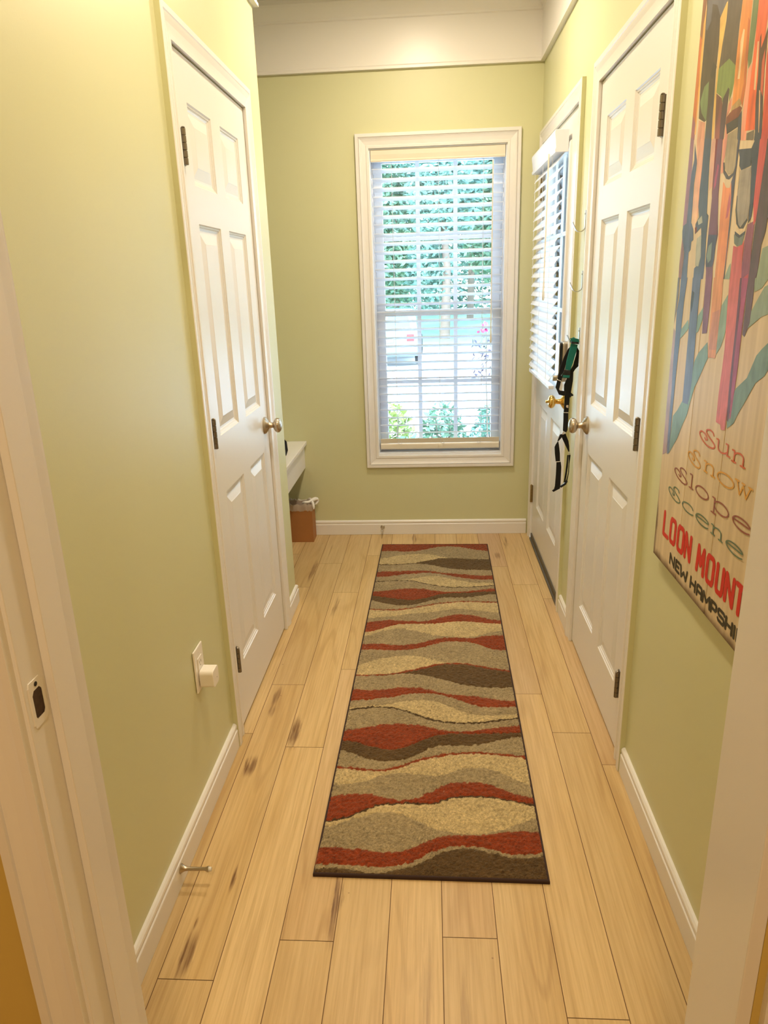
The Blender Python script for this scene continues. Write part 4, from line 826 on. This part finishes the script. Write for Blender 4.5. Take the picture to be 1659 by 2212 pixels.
    pr = [(-.006,.0005),(.001,.0005),(.001,.008),(-.001,.0105),(-.004,.0105),(-.006,.008)]
    mb.sweep(lambda t,s,z: F(s,z,t), [(X0,Y0),(X1,Y0),(X1,Y1),(X0,Y1)], pr, closed=True, flip=-1)
    obj('binding', mb, mat('rug_binding', (.035,.014,.010), .8, lin=True, bump=.3, bscale=300), rug)['label'] = 'dark brown stitched binding'
build_rug()
# ------------------------------------------------------------------ ski sign on the right wall
def build_sign():
    y0, y1, z0, z1 = 1.065, 1.722, .775, 2.02
    sg = thing('ski_sign', 'wooden plank sign painted with upright skis and the words Sun Snow Slope Scene', 'sign', R(.004,(y0+y1)/2,z0))
    m = bpy.data.materials.new('painted_sign_boards'); m.use_nodes = True; nt = m.node_tree; b = nt.nodes['Principled BSDF']; K = nt.links.new; N = nt.nodes
    b.inputs['Roughness'].default_value = .38
    tc = N.new('ShaderNodeTexCoord'); sp = N.new('ShaderNodeSeparateXYZ'); K(tc.outputs['Object'], sp.inputs[0])
    mp = N.new('ShaderNodeMapping'); mp.inputs['Scale'].default_value = (20,60,2.2); K(tc.outputs['Object'], mp.inputs[0])
    n = N.new('ShaderNodeTexNoise'); n.inputs['Scale'].default_value = 1; n.inputs['Detail'].default_value = 6; K(mp.outputs[0], n.inputs['Vector'])
    r = N.new('ShaderNodeValToRGB'); r.color_ramp.elements[0].color = (*SIGN_A,1); r.color_ramp.elements[1].color = (*SIGN_B,1); r.color_ramp.elements[0].position = .35; r.color_ramp.elements[1].position = .65
    K(n.outputs['Fac'], r.inputs[0])
    # scorched edge: burnt along the bottom and the side
    n2 = N.new('ShaderNodeTexNoise'); n2.inputs['Scale'].default_value = 22; n2.inputs['Detail'].default_value = 4; K(tc.outputs['Object'], n2.inputs['Vector'])
    def mth(op,a,c):
        q = N.new('ShaderNodeMath'); q.operation = op
        for i,v in enumerate((a,c)):
            if isinstance(v,(int,float)): q.inputs[i].default_value = v
            else: K(v,q.inputs[i])
        return q.outputs[0]
    dz = sp.outputs['Z']; dy = mth('SUBTRACT', (y1-y0)/2, sp.outputs['Y'])
    de = mth('MINIMUM', dz, mth('ADD', dy, mth('MAXIMUM', mth('MULTIPLY', mth('SUBTRACT', sp.outputs['Z'], .10), .2), 0)))
    de = mth('SUBTRACT', de, mth('MULTIPLY', n2.outputs['Fac'], .022))
    mr = N.new('ShaderNodeMapRange'); mr.interpolation_type = 'SMOOTHSTEP'; mr.inputs[1].default_value = -.012; mr.inputs[2].default_value = .012; mr.inputs[3].default_value = .92; mr.inputs[4].default_value = 0; K(de, mr.inputs[0])
    mx = N.new('ShaderNodeMix'); mx.data_type = 'RGBA'; K(mr.outputs[0], mx.inputs[0]); K(r.outputs[0], mx.inputs[6]); mx.inputs[7].default_value = (.07,.025,.008,1)
    K(mx.outputs[2], b.inputs['Base Color'])
    mb = MB(); g = .0009; ys = [y1,1.551,1.371,1.19,y0]
    for i in range(4): mb.box(R, .006,.018, ys[i+1]+(g if i < 3 else 0),ys[i]-(g if i else 0), z0,z1)
    obj('board', mb, m, sg, bevel=.0008, seg=1)
    mb = MB(); mb.box(R, .0005,.0055, y0+.05,y1-.05, z0+.12,z0+.16); mb.box(R, .0005,.0055, y0+.05,y1-.05, z1-.16,z1-.12); mb.box(R, .0058,.012, y0+.01,y1-.01, z0+.01,z1-.01); obj('batten', mb, M_dark, sg)
    # painted skis
    mb = MB(); cols = []
    for i,(c,P,*_) in enumerate(PAINT):
        Q = []
        for y,z in P: Q.append((min(y,y1-.001), z))
        t = .0181+i*.000005
        mb.add([R(t,y,z) for y,z in Q], [tuple(range(len(Q)))]); cols.append(c)
    o = obj('ski_painting', mb, M_dark, sg, recalc=False)
    me = o.data
    at = me.attributes.new('paint','FLOAT_COLOR','CORNER'); vals = []
    for (c,P,*c2) in PAINT:
        zl = min(p[1] for p in P)
        for y,z in P: vals += [*s2l(c2[0] if c2 and z < zl+.022 else c),1]
    at.data.foreach_set('color', vals)
    m2 = bpy.data.materials.new('ski_paint'); m2.use_nodes = True; nt = m2.node_tree; b = nt.nodes['Principled BSDF']; K = nt.links.new; N = nt.nodes
    a = N.new('ShaderNodeAttribute'); a.attribute_name = 'paint'; tc = N.new('ShaderNodeTexCoord'); mp = N.new('ShaderNodeMapping'); mp.inputs['Scale'].default_value = (30,110,5); K(tc.outputs['Object'], mp.inputs[0])
    n = N.new('ShaderNodeTexNoise'); n.inputs['Scale'].default_value = 1; n.inputs['Detail'].default_value = 6; n.inputs['Roughness'].default_value = .65; K(mp.outputs[0], n.inputs['Vector'])
    mr = N.new('ShaderNodeMapRange'); mr.inputs[1].default_value = .3; mr.inputs[2].default_value = .7; mr.inputs[3].default_value = .70; mr.inputs[4].default_value = 1.15; n3 = N.new('ShaderNodeTexNoise'); n3.inputs['Scale'].default_value = 14; n3.inputs['Detail'].default_value = 4; n3.inputs['Distortion'].default_value = 1.2; K(tc.outputs['Object'], n3.inputs['Vector'])
    av = N.new('ShaderNodeMath'); av.operation = 'MULTIPLY_ADD'; av.inputs[1].default_value = .7; K(n3.outputs['Fac'], av.inputs[0]); sb = N.new('ShaderNodeMath'); sb.operation = 'MULTIPLY_ADD'; sb.inputs[1].default_value = .7; sb.inputs[2].default_value = -.2; K(n.outputs['Fac'], sb.inputs[0]); K(sb.outputs[0], av.inputs[2]); K(av.outputs[0], mr.inputs[0])
    vm = N.new('ShaderNodeVectorMath'); vm.operation = 'SCALE'; K(a.outputs['Color'], vm.inputs[0]); K(mr.outputs[0], vm.inputs['Scale']); K(vm.outputs[0], b.inputs['Base Color']); b.inputs['Roughness'].default_value = .36
    me.materials.clear(); me.materials.append(m2)
    # lettering made of strokes; u runs along the wall towards the viewer, v up
    def smooth(P, k=5):
        out = []
        for i in range(len(P)-1):
            p0,p1,p2,p3 = P[max(i-1,0)],P[i],P[i+1],P[min(i+2,len(P)-1)]
            for j in range(k):
                t = j/k
                out.append(tuple(.5*((2*p1[d])+(-p0[d]+p2[d])*t+(2*p0[d]-5*p1[d]+4*p2[d]-p3[d])*t*t+(-p0[d]+3*p1[d]-3*p2[d]+p3[d])*t**3) for d in (0,1)))
        return out+[P[-1]]
    ell = lambda cx,cy,rx,ry,n=24: [(cx+rx*math.cos(2*math.pi*i/n),cy+ry*math.sin(2*math.pi*i/n)) for i in range(n+1)]
    G = {'S':[smooth([(.86,.80),(.80,.93),(.62,1),(.44,.93),(.42,.76),(.58,.58),(.84,.40),(.98,.20),(.86,.03),(.6,0),(.3,.12),(.07,.34),(.01,.55),(.12,.68),(.32,.63),(.46,.48),(.5,.36),(.42,.30),(.35,.38)])],
     'u':[[(0,1),(.14,1)],smooth([(.14,1),(.14,.45),(.2,.12),(.42,0),(.66,.1),(.82,.32)]),[(.68,1),(.82,1),(.82,.02),(1,.02)]],
     'n':[[(0,1),(.17,1),(.17,0)],[(.02,0),(.34,0)],smooth([(.17,.66),(.32,.9),(.55,1),(.76,.9),(.83,.66),(.83,.0)]),[(.68,0),(1,0)]],
     'o':[ell(.5,.5,.5,.5)],'w':[[(0,1),(.24,1)],[(.11,1),(.34,0),(.52,.85),(.74,0),(.96,1)],[(.84,1),(1.06,1)],[(.42,1),(.60,1)]],
     'l':[[(.0,1),(.5,1),(.5,0)],[(0,0),(1,0)]],'p':[[(0,1),(.14,1),(.14,0)],[(0,0),(.3,0)],ell(.57,.62,.43,.37)],
     'e':[smooth([(.03,.52),(.5,.60),(.97,.66),(.88,.90),(.55,1),(.2,.88),(.02,.55),(.12,.2),(.45,0),(.8,.05),(1,.2)])],
     'c':[smooth([(.96,.72),(.8,.95),(.5,1),(.16,.82),(.02,.45),(.18,.12),(.5,0),(.82,.06),(1,.2)])],
     'L':[[(0,1),(0,0),(1,0)]],'O':[[(0,.15),(0,.85),(.15,1),(.85,1),(1,.85),(1,.15),(.85,0),(.15,0),(0,.15)]],'N':[[(0,0),(0,1)],[(0,1),(1,0)],[(1,0),(1,1)]],
     'M':[[(0,0),(.08,1)],[(.08,1),(.5,.3)],[(.5,.3),(.92,1)],[(.92,1),(1,0)]],'U':[[(0,1),(0,.15),(.15,0),(.85,0),(1,.15),(1,1)]],'T':[[(0,1),(1,1)],[(.5,1),(.5,0)]],'I':[[(.5,0),(.5,1)]],
     'A':[[(0,0),(0,.85),(.15,1),(.85,1),(1,.85),(1,0)],[(0,.45),(1,.45)]],'E':[[(1,1),(0,1),(0,0),(1,0)],[(0,.5),(.85,.5)]],'W':[[(0,1),(.15,0)],[(.15,0),(.5,.6)],[(.5,.6),(.85,0)],[(.85,0),(1,1)]],
     'H':[[(0,0),(0,1)],[(1,0),(1,1)],[(0,.5),(1,.5)]],'P':[[(0,0),(0,1),(.85,1),(1,.88),(1,.55),(.85,.42),(0,.42)]],'R':[[(0,0),(0,1),(.85,1),(1,.88),(1,.58),(.85,.46),(0,.46)],[(.5,.46),(1,0)]],
     'Z':[[(1,.88),(.88,1),(.12,1),(0,.88),(0,.62),(.12,.5),(.88,.5),(1,.38),(1,.12),(.88,0),(.12,0),(0,.12)]]}
    def letters(items, hw, c, mname, t):
        mb = MB()
        t0 = t; k_ = 0
        for g,ya,yb_,za,zb in items:
            for pl in G[g]:
                pts = [Vector((ya-(ya-yb_)*u, za+(zb-za)*v)) for u,v in pl]
                for i in range(len(pts)-1):
                    a_,b_ = pts[i],pts[i+1]; d = b_-a_
                    if d.length < 1e-6: continue
                    # strokes are thinner across the tall direction of the wide letters
                    nn = Vector((-d.y,d.x)).normalized(); off = Vector((nn.x*hw[0], nn.y*hw[1]))
                    k_ += 1; t = t0+k_*.0000012
                    mb.add([R(t,*(a_+off)),R(t,*(b_+off)),R(t,*(b_-off)),R(t,*(a_-off))], [(0,1,2,3)])
                for k,p in enumerate(pts):
                    k_ += 1; t = t0+k_*.0000012
                    mb.add([R(t,p.x+hw[0]*math.cos(q*math.pi/4),p.y+hw[1]*math.sin(q*math.pi/4)) for q in range(8)], [tuple(range(8))])
        o = obj('lettering', mb, mat(mname, c, .4, var=.12, vscale=120), sg, recalc=False); return o
    T = .0186
    letters([('S',1.497,1.410,1.111,1.144),('u',1.405,1.337,1.114,1.135),('n',1.328,1.268,1.111,1.131)], (.0028,.0016), (205,98,58), 'orange_letter_paint', T)['label'] = 'orange word Sun'
    letters([('S',1.550,1.473,1.055,1.088),('n',1.455,1.395,1.059,1.079),('o',1.383,1.305,1.057,1.080),('w',1.300,1.232,1.060,1.083)], (.0028,.0016), (216,160,68), 'yellow_letter_paint', T)['label'] = 'yellow word Snow'
    letters([('S',1.623,1.537,1.001,1.032),('l',1.524,1.500,1.004,1.033),('o',1.486,1.415,1.002,1.023),('p',1.393,1.312,.991,1.021),('e',1.293,1.218,1.0,1.021)], (.0026,.0015), (150,85,72), 'maroon_letter_paint', T)['label'] = 'maroon word Slope'
    letters([('S',1.651,1.569,.949,.979),('c',1.555,1.485,.948,.967),('e',1.470,1.399,.948,.967),('n',1.383,1.323,.950,.968),('e',1.308,1.233,.948,.967)], (.0026,.0014), (98,122,100), 'green_letter_paint', T)['label'] = 'green word Scene'
    z,Zt = .849,.902
    caps = [('L',1.660,1.628),('O',1.612,1.580),('O',1.560,1.526),('N',1.510,1.480),('M',1.436,1.400),('O',1.382,1.349),('U',1.330,1.301),('N',1.285,1.252),('T',1.238,1.208),('A',1.196,1.166),('I',1.156,1.148),('N',1.136,1.106)]
    for q in (caps[:4],caps[4:]): letters([(*k,z,Zt) for k in q], (.0070,.0056), (205,28,18), 'red_letter_paint', T)['label'] = 'word in bold red capitals'
    z,Zt = .798,.821
    caps = [('N',1.597,1.568),('E',1.556,1.532),('W',1.524,1.483),('H',1.459,1.432),('A',1.420,1.394),('M',1.386,1.348),('P',1.340,1.315),('Z',1.304,1.275),('H',1.266,1.238),('I',1.230,1.224),('R',1.214,1.188),('E',1.176,1.152)]
    for q in (caps[:3],caps[3:]): letters([(*k,z,Zt) for k in q], (.0042,.0034), (40,40,28), 'black_letter_paint', T)['label'] = 'word in black capitals'
build_sign()

# ------------------------------------------------------------------ outside, seen through the blind
M_drive = mat('pale_concrete', (.62,.62,.60), .8, lin=True, var=.05, vscale=2)
M_soil = mat('mulch_bed', (.09,.15,.10), .9, lin=True, var=.2, vscale=6)
M_lawn = mat('lawn_green', (.17,.29,.18), .9, lin=True, var=.25, vscale=3)
M_leaf = [mat('leaf_bright_green', (.19,.33,.22), .5, lin=True), mat('leaf_mid_green', (.15,.30,.23), .5, lin=True), mat('leaf_yellow_green', (.34,.42,.12), .5, lin=True), mat('leaf_blue_green', (.15,.29,.24), .5, lin=True)]
M_bark = mat('grey_bark', (.18,.14,.11), .9, lin=True)
gz = lambda y: -.40-.0275*(y-5)
mb = MB(); mb.add([(-9,YB+.15,gz(4.2)),(14,YB+.15,gz(4.2)),(14,7.2,gz(7.2)),(-9,7.2,gz(7.2))], [(0,1,2,3)]); o = struct('ground_bed', mb, M_soil, 'planting bed outside below the window', recalc=False)
mb = MB(); mb.add([(-14,7.2,gz(7.2)),(18,7.2,gz(7.2)),(18,26,gz(26)),(-14,26,gz(26))], [(0,1,2,3)]); struct('ground_driveway', mb, M_drive, 'sunlit pale driveway outside the window', recalc=False)
mb = MB(); mb.add([(-40,26,gz(26)),(50,26,gz(26)),(50,90,gz(30)),(-40,90,gz(30))], [(0,1,2,3)]); struct('ground_lawn', mb, M_lawn, 'green lawn beyond the driveway', recalc=False)
mb = MB(); mb.add([(.8,-6,-.35),(14,-6,-.35),(14,YB+.15,gz(4.2)),(.8,YB+.15,gz(4.2))], [(0,1,2,3)]); struct('ground_walk', mb, M_drive, 'pale walk outside the side door', recalc=False)
def leaves(mb, cen, rad, n, size, rnd, shell=.55):
    for _ in range(n):
        while True:
            p = Vector((rnd.uniform(-1,1),rnd.uniform(-1,1),rnd.uniform(-1,1)))
            if shell < p.length < 1: break
        q = Vector((cen[0]+p.x*rad[0], cen[1]+p.y*rad[1], cen[2]+p.z*rad[2]))
        d = Vector((rnd.uniform(-1,1),rnd.uniform(-1,1),rnd.uniform(-.6,.6))).normalized(); e = d.cross(Vector((rnd.uniform(-1,1),rnd.uniform(-1,1),rnd.uniform(-1,1)))).normalized()
        s = size*rnd.uniform(.6,1.3)
        mb.add([q-d*s, q+e*s*.45, q+d*s, q-e*s*.45], [(0,1,2,3)])
def tree(x, y, h, r, mi, label, n=2600, seed=0):
    rnd = random.Random(seed); z0 = gz(min(y,30))
    t = thing('leafy_tree', label, 'tree', (x,y,z0), 'trees beyond the driveway')
    mb = MB(); mb.tube([(x,y,z0),(x+.1,y,z0+h*.3),(x-.1,y,z0+h*.6)], [.22,.17,.08], 10); obj('trunk', mb, M_bark, t)
    mb = MB()
    for k in range(9):
        a_ = rnd.uniform(0,6.28); rr = r*rnd.uniform(.2,.6); hh = rnd.uniform(.22,.88)
        leaves(mb, (x+rr*math.cos(a_), y+rr*math.sin(a_), z0+h*hh), (r*.55,r*.55,h*.17), n//9, .15, rnd, .15)
    obj('crown', mb, M_leaf[mi], t, recalc=False)
for i,(x,y,h,r,mi,lb) in enumerate([(-3.6,30,8.5,2.0,1,'mid green tree outside just beyond the parked car'),(.6,31,9.5,2.0,3,'blue green tree seen through the middle of the blind'),(4.9,30,8.5,2.0,1,'mid green tree outside behind the tilt wand side of the window'),
    (-1.7,36.5,12.5,2.5,0,'tall bright green tree far behind the parked car'),(3.4,37,13,2.5,0,'tall bright green tree far back outside'),(8.6,37,12,2.5,0,'tall bright green tree at the far end of the lawn'),(-7.0,37,12,2.5,1,'tall mid green tree past the parked car'),
    (-4.6,44.5,16,3.4,3,'very tall blue green tree at the back on the car side'),(2.4,45,17,3.4,3,'very tall blue green tree at the back in the middle'),(9.5,44.5,16,3.4,3,'very tall blue green tree at the back on the door side'),(-1.75,16.2,4.4,.8,2,'small yellow green tree near the driveway edge')]):
    tree(x,y,h,r,mi,lb,13000 if i != 10 else 3000,i)
rnd = random.Random(91); mb = MB()
for k in range(90): leaves(mb, (-16+k*.42,54+rnd.uniform(-2,2),gz(30)+rnd.uniform(1,11)), (2.4,1.2,2.4), 420, .26, rnd, .2)
for k in range(26): leaves(mb, (-20+k*1.6,52,gz(30)+1.5), (1.6,.8,2.0), 260, .2, rnd, .2)
tag(obj('treeline', mb, M_leaf[3], recalc=False), 'dense blue green woods closing the view far behind the trees', 'woods', kind='stuff')
def shrub(x, y, r, h, mi, label, seed):
    rnd = random.Random(seed); z0 = gz(y)
    t = thing('garden_shrub', label, 'shrub', (x,y,z0), 'shrubs in the bed under the window')
    mb = MB()
    for k in range(6): a_ = k*1.05; mb.tube([(x,y,z0),(x+r*.3*math.cos(a_),y+r*.3*math.sin(a_),z0+h*.45),(x+r*.6*math.cos(a_),y+r*.6*math.sin(a_),z0+h*.85)], [.012,.008,.004], 6)
    obj('stems', mb, M_bark, t)
    mb = MB(); leaves(mb, (x,y,z0+h*.52), (r,r*.8,h*.48), 1400, .034, rnd, .2); obj('foliage', mb, M_leaf[mi], t, recalc=False)
for i,a_ in enumerate([(-.34,6.0,.215,.92,2,'yellow green shrub in the bed under the lower left panes'),(.10,6.05,.215,.90,0,'bright green shrub in the middle of the bed under the window'),(.54,6.0,.215,.92,1,'mid green shrub in the bed under the lower right panes'),(-.14,5.35,.20,.76,1,'low mid green shrub closest to the window glass'),(.29,5.4,.20,.74,3,'low blue green shrub closest to the window glass')]):
    shrub(*a_, seed=i+20)
t = thing('flowering_branch', 'thin dark leaved branch with a pink flower outside the right panes', 'plant', (.40,4.85,gz(4.85)))
mb = MB(); mb.tube([(.40,4.85,gz(4.85)),(.385,4.85,.3),(.37,4.85,.75),(.365,4.85,1.10)], [.007,.005,.004,.002], 6); obj('stem', mb, M_bark, t)
rnd = random.Random(77); mb = MB()
for k in range(60):
    z = rnd.uniform(.80,1.08); q = Vector((.365+rnd.uniform(-.09,.05),4.85+rnd.uniform(-.06,.06),z)); d = Vector((rnd.uniform(-1,1),rnd.uniform(-1,1),rnd.uniform(-1,1))).normalized(); e = d.orthogonal().normalized()
    mb.add([q-d*.022,q+e*.008,q+d*.022,q-e*.008], [(0,1,2,3)])
obj('foliage', mb, mat('dark_purple_leaf', (.07,.05,.09), .5, lin=True), t, recalc=False)
mb = MB()
for k in range(16):
    q = Vector((.35+rnd.uniform(-.04,.03),4.85+rnd.uniform(-.03,.03),1.13+rnd.uniform(-.03,.03))); d = Vector((rnd.uniform(-1,1),rnd.uniform(-1,1),rnd.uniform(-1,1))).normalized(); e = d.orthogonal().normalized()
    mb.add([q-d*.02,q+e*.012,q+d*.02,q-e*.012], [(0,1,2,3)])
obj('flower', mb, mat('pink_petal', (.55,.10,.25), .5, lin=True), t, recalc=False)
mb = MB(); mb.box(W, .80,3.2, 1.6,YB+.3, 2.35,2.5); struct('added_roof', mb, M_ceil, 'unseen roof slab added above the side door to cut sky light')  # added out of view to keep sky light off the side door glass
mb = MB(); mb.box(W, 3.0,3.14, 3.9,4.04, gz(4),2.35); mb.box(W, 3.0,3.14, 1.8,1.94, gz(4),2.35); struct('added_posts', mb, M_trim, 'unseen white posts added under the roof slab outside the side door')  # added supports for the unseen roof slab
# parked car, seen from behind
def car(x, y):
    z0 = gz(y); t = thing('parked_car', 'pale blue car parked on the driveway, seen from behind', 'car', (x,y,z0))
    M_body = mat('pale_blue_car_paint', (.17,.24,.28), .25, lin=True, coat=.5); M_cg = mat('dark_car_glass', (.10,.16,.20), .08, lin=True); M_ty = mat('tyre_rubber', (.02,.02,.02), .8, lin=True); M_tl = mat('red_tail_lens', (.5,.04,.04), .2, lin=True)
    prof = [(0,.42),(.0,.78),(.10,.95),(.55,1.38),(.9,1.47),(2.2,1.46),(3.0,1.0),(4.1,.85),(4.35,.6),(4.35,.30),(.05,.28)]
    sec = []
    for f,ins in ((-1,0),(-.82,.0),(.82,0),(1,0)): pass
    mb = MB(); hw = .88
    rows = []
    for k,(dx,sc) in enumerate(((-hw,.93),(-hw*.86,1),(hw*.86,1),(hw,.93))):
        rows.append([Vector((x+dx*(1 if zz < .95 else .86), y+yy, z0+.28+(zz-.28)*sc)) for yy,zz in prof])
    n = len(prof); P = [p for r in rows for p in r]
    mb.add(P, [(k*n+i,k*n+(i+1)%n,(k+1)*n+(i+1)%n,(k+1)*n+i) for k in range(3) for i in range(n)]+[tuple(range(n))[::-1],tuple(3*n+i for i in range(n))])
    obj('body', mb, M_body, t, bevel=.05, seg=3)
    mb = MB(); mb.add([(x-.62,y+.115,z0+.98),(x+.62,y+.115,z0+.98),(x+.54,y+.50,z0+1.36),(x-.54,y+.50,z0+1.36)], [(0,1,2,3)]); mb.v = [v+Vector((0,-.03,.02)) for v in mb.v]; obj('rear_window', mb, M_cg, t)
    for s in (-1,1):
        mb = MB(); mb.box(W, x+s*.62-.10,x+s*.62+.10, y-.02,y+.03, z0+.68,z0+.86); obj('tail_light', mb, M_tl, t, bevel=.01)
        for yy in (.85,3.55):
            mb = MB(); mb.lathe((x+s*.72,y+yy,z0+.31), (s,0,0), [(0,.29),(.02,.31),(.16,.31),(.18,.28),(.185,.18),(.17,.05)], 24); obj('wheel', mb, M_ty, t)
    mb = MB(); mb.box(W, x-.80,x+.80, y-.05,y+.05, z0+.38,z0+.55); obj('bumper', mb, M_body, t, bevel=.03)
    mb = MB(); mb.box(W, x-.16,x+.16, y-.035,y+.01, z0+.66,z0+.78); obj('number_plate', mb, M_plastic, t)
car(-1.15, 19.5)
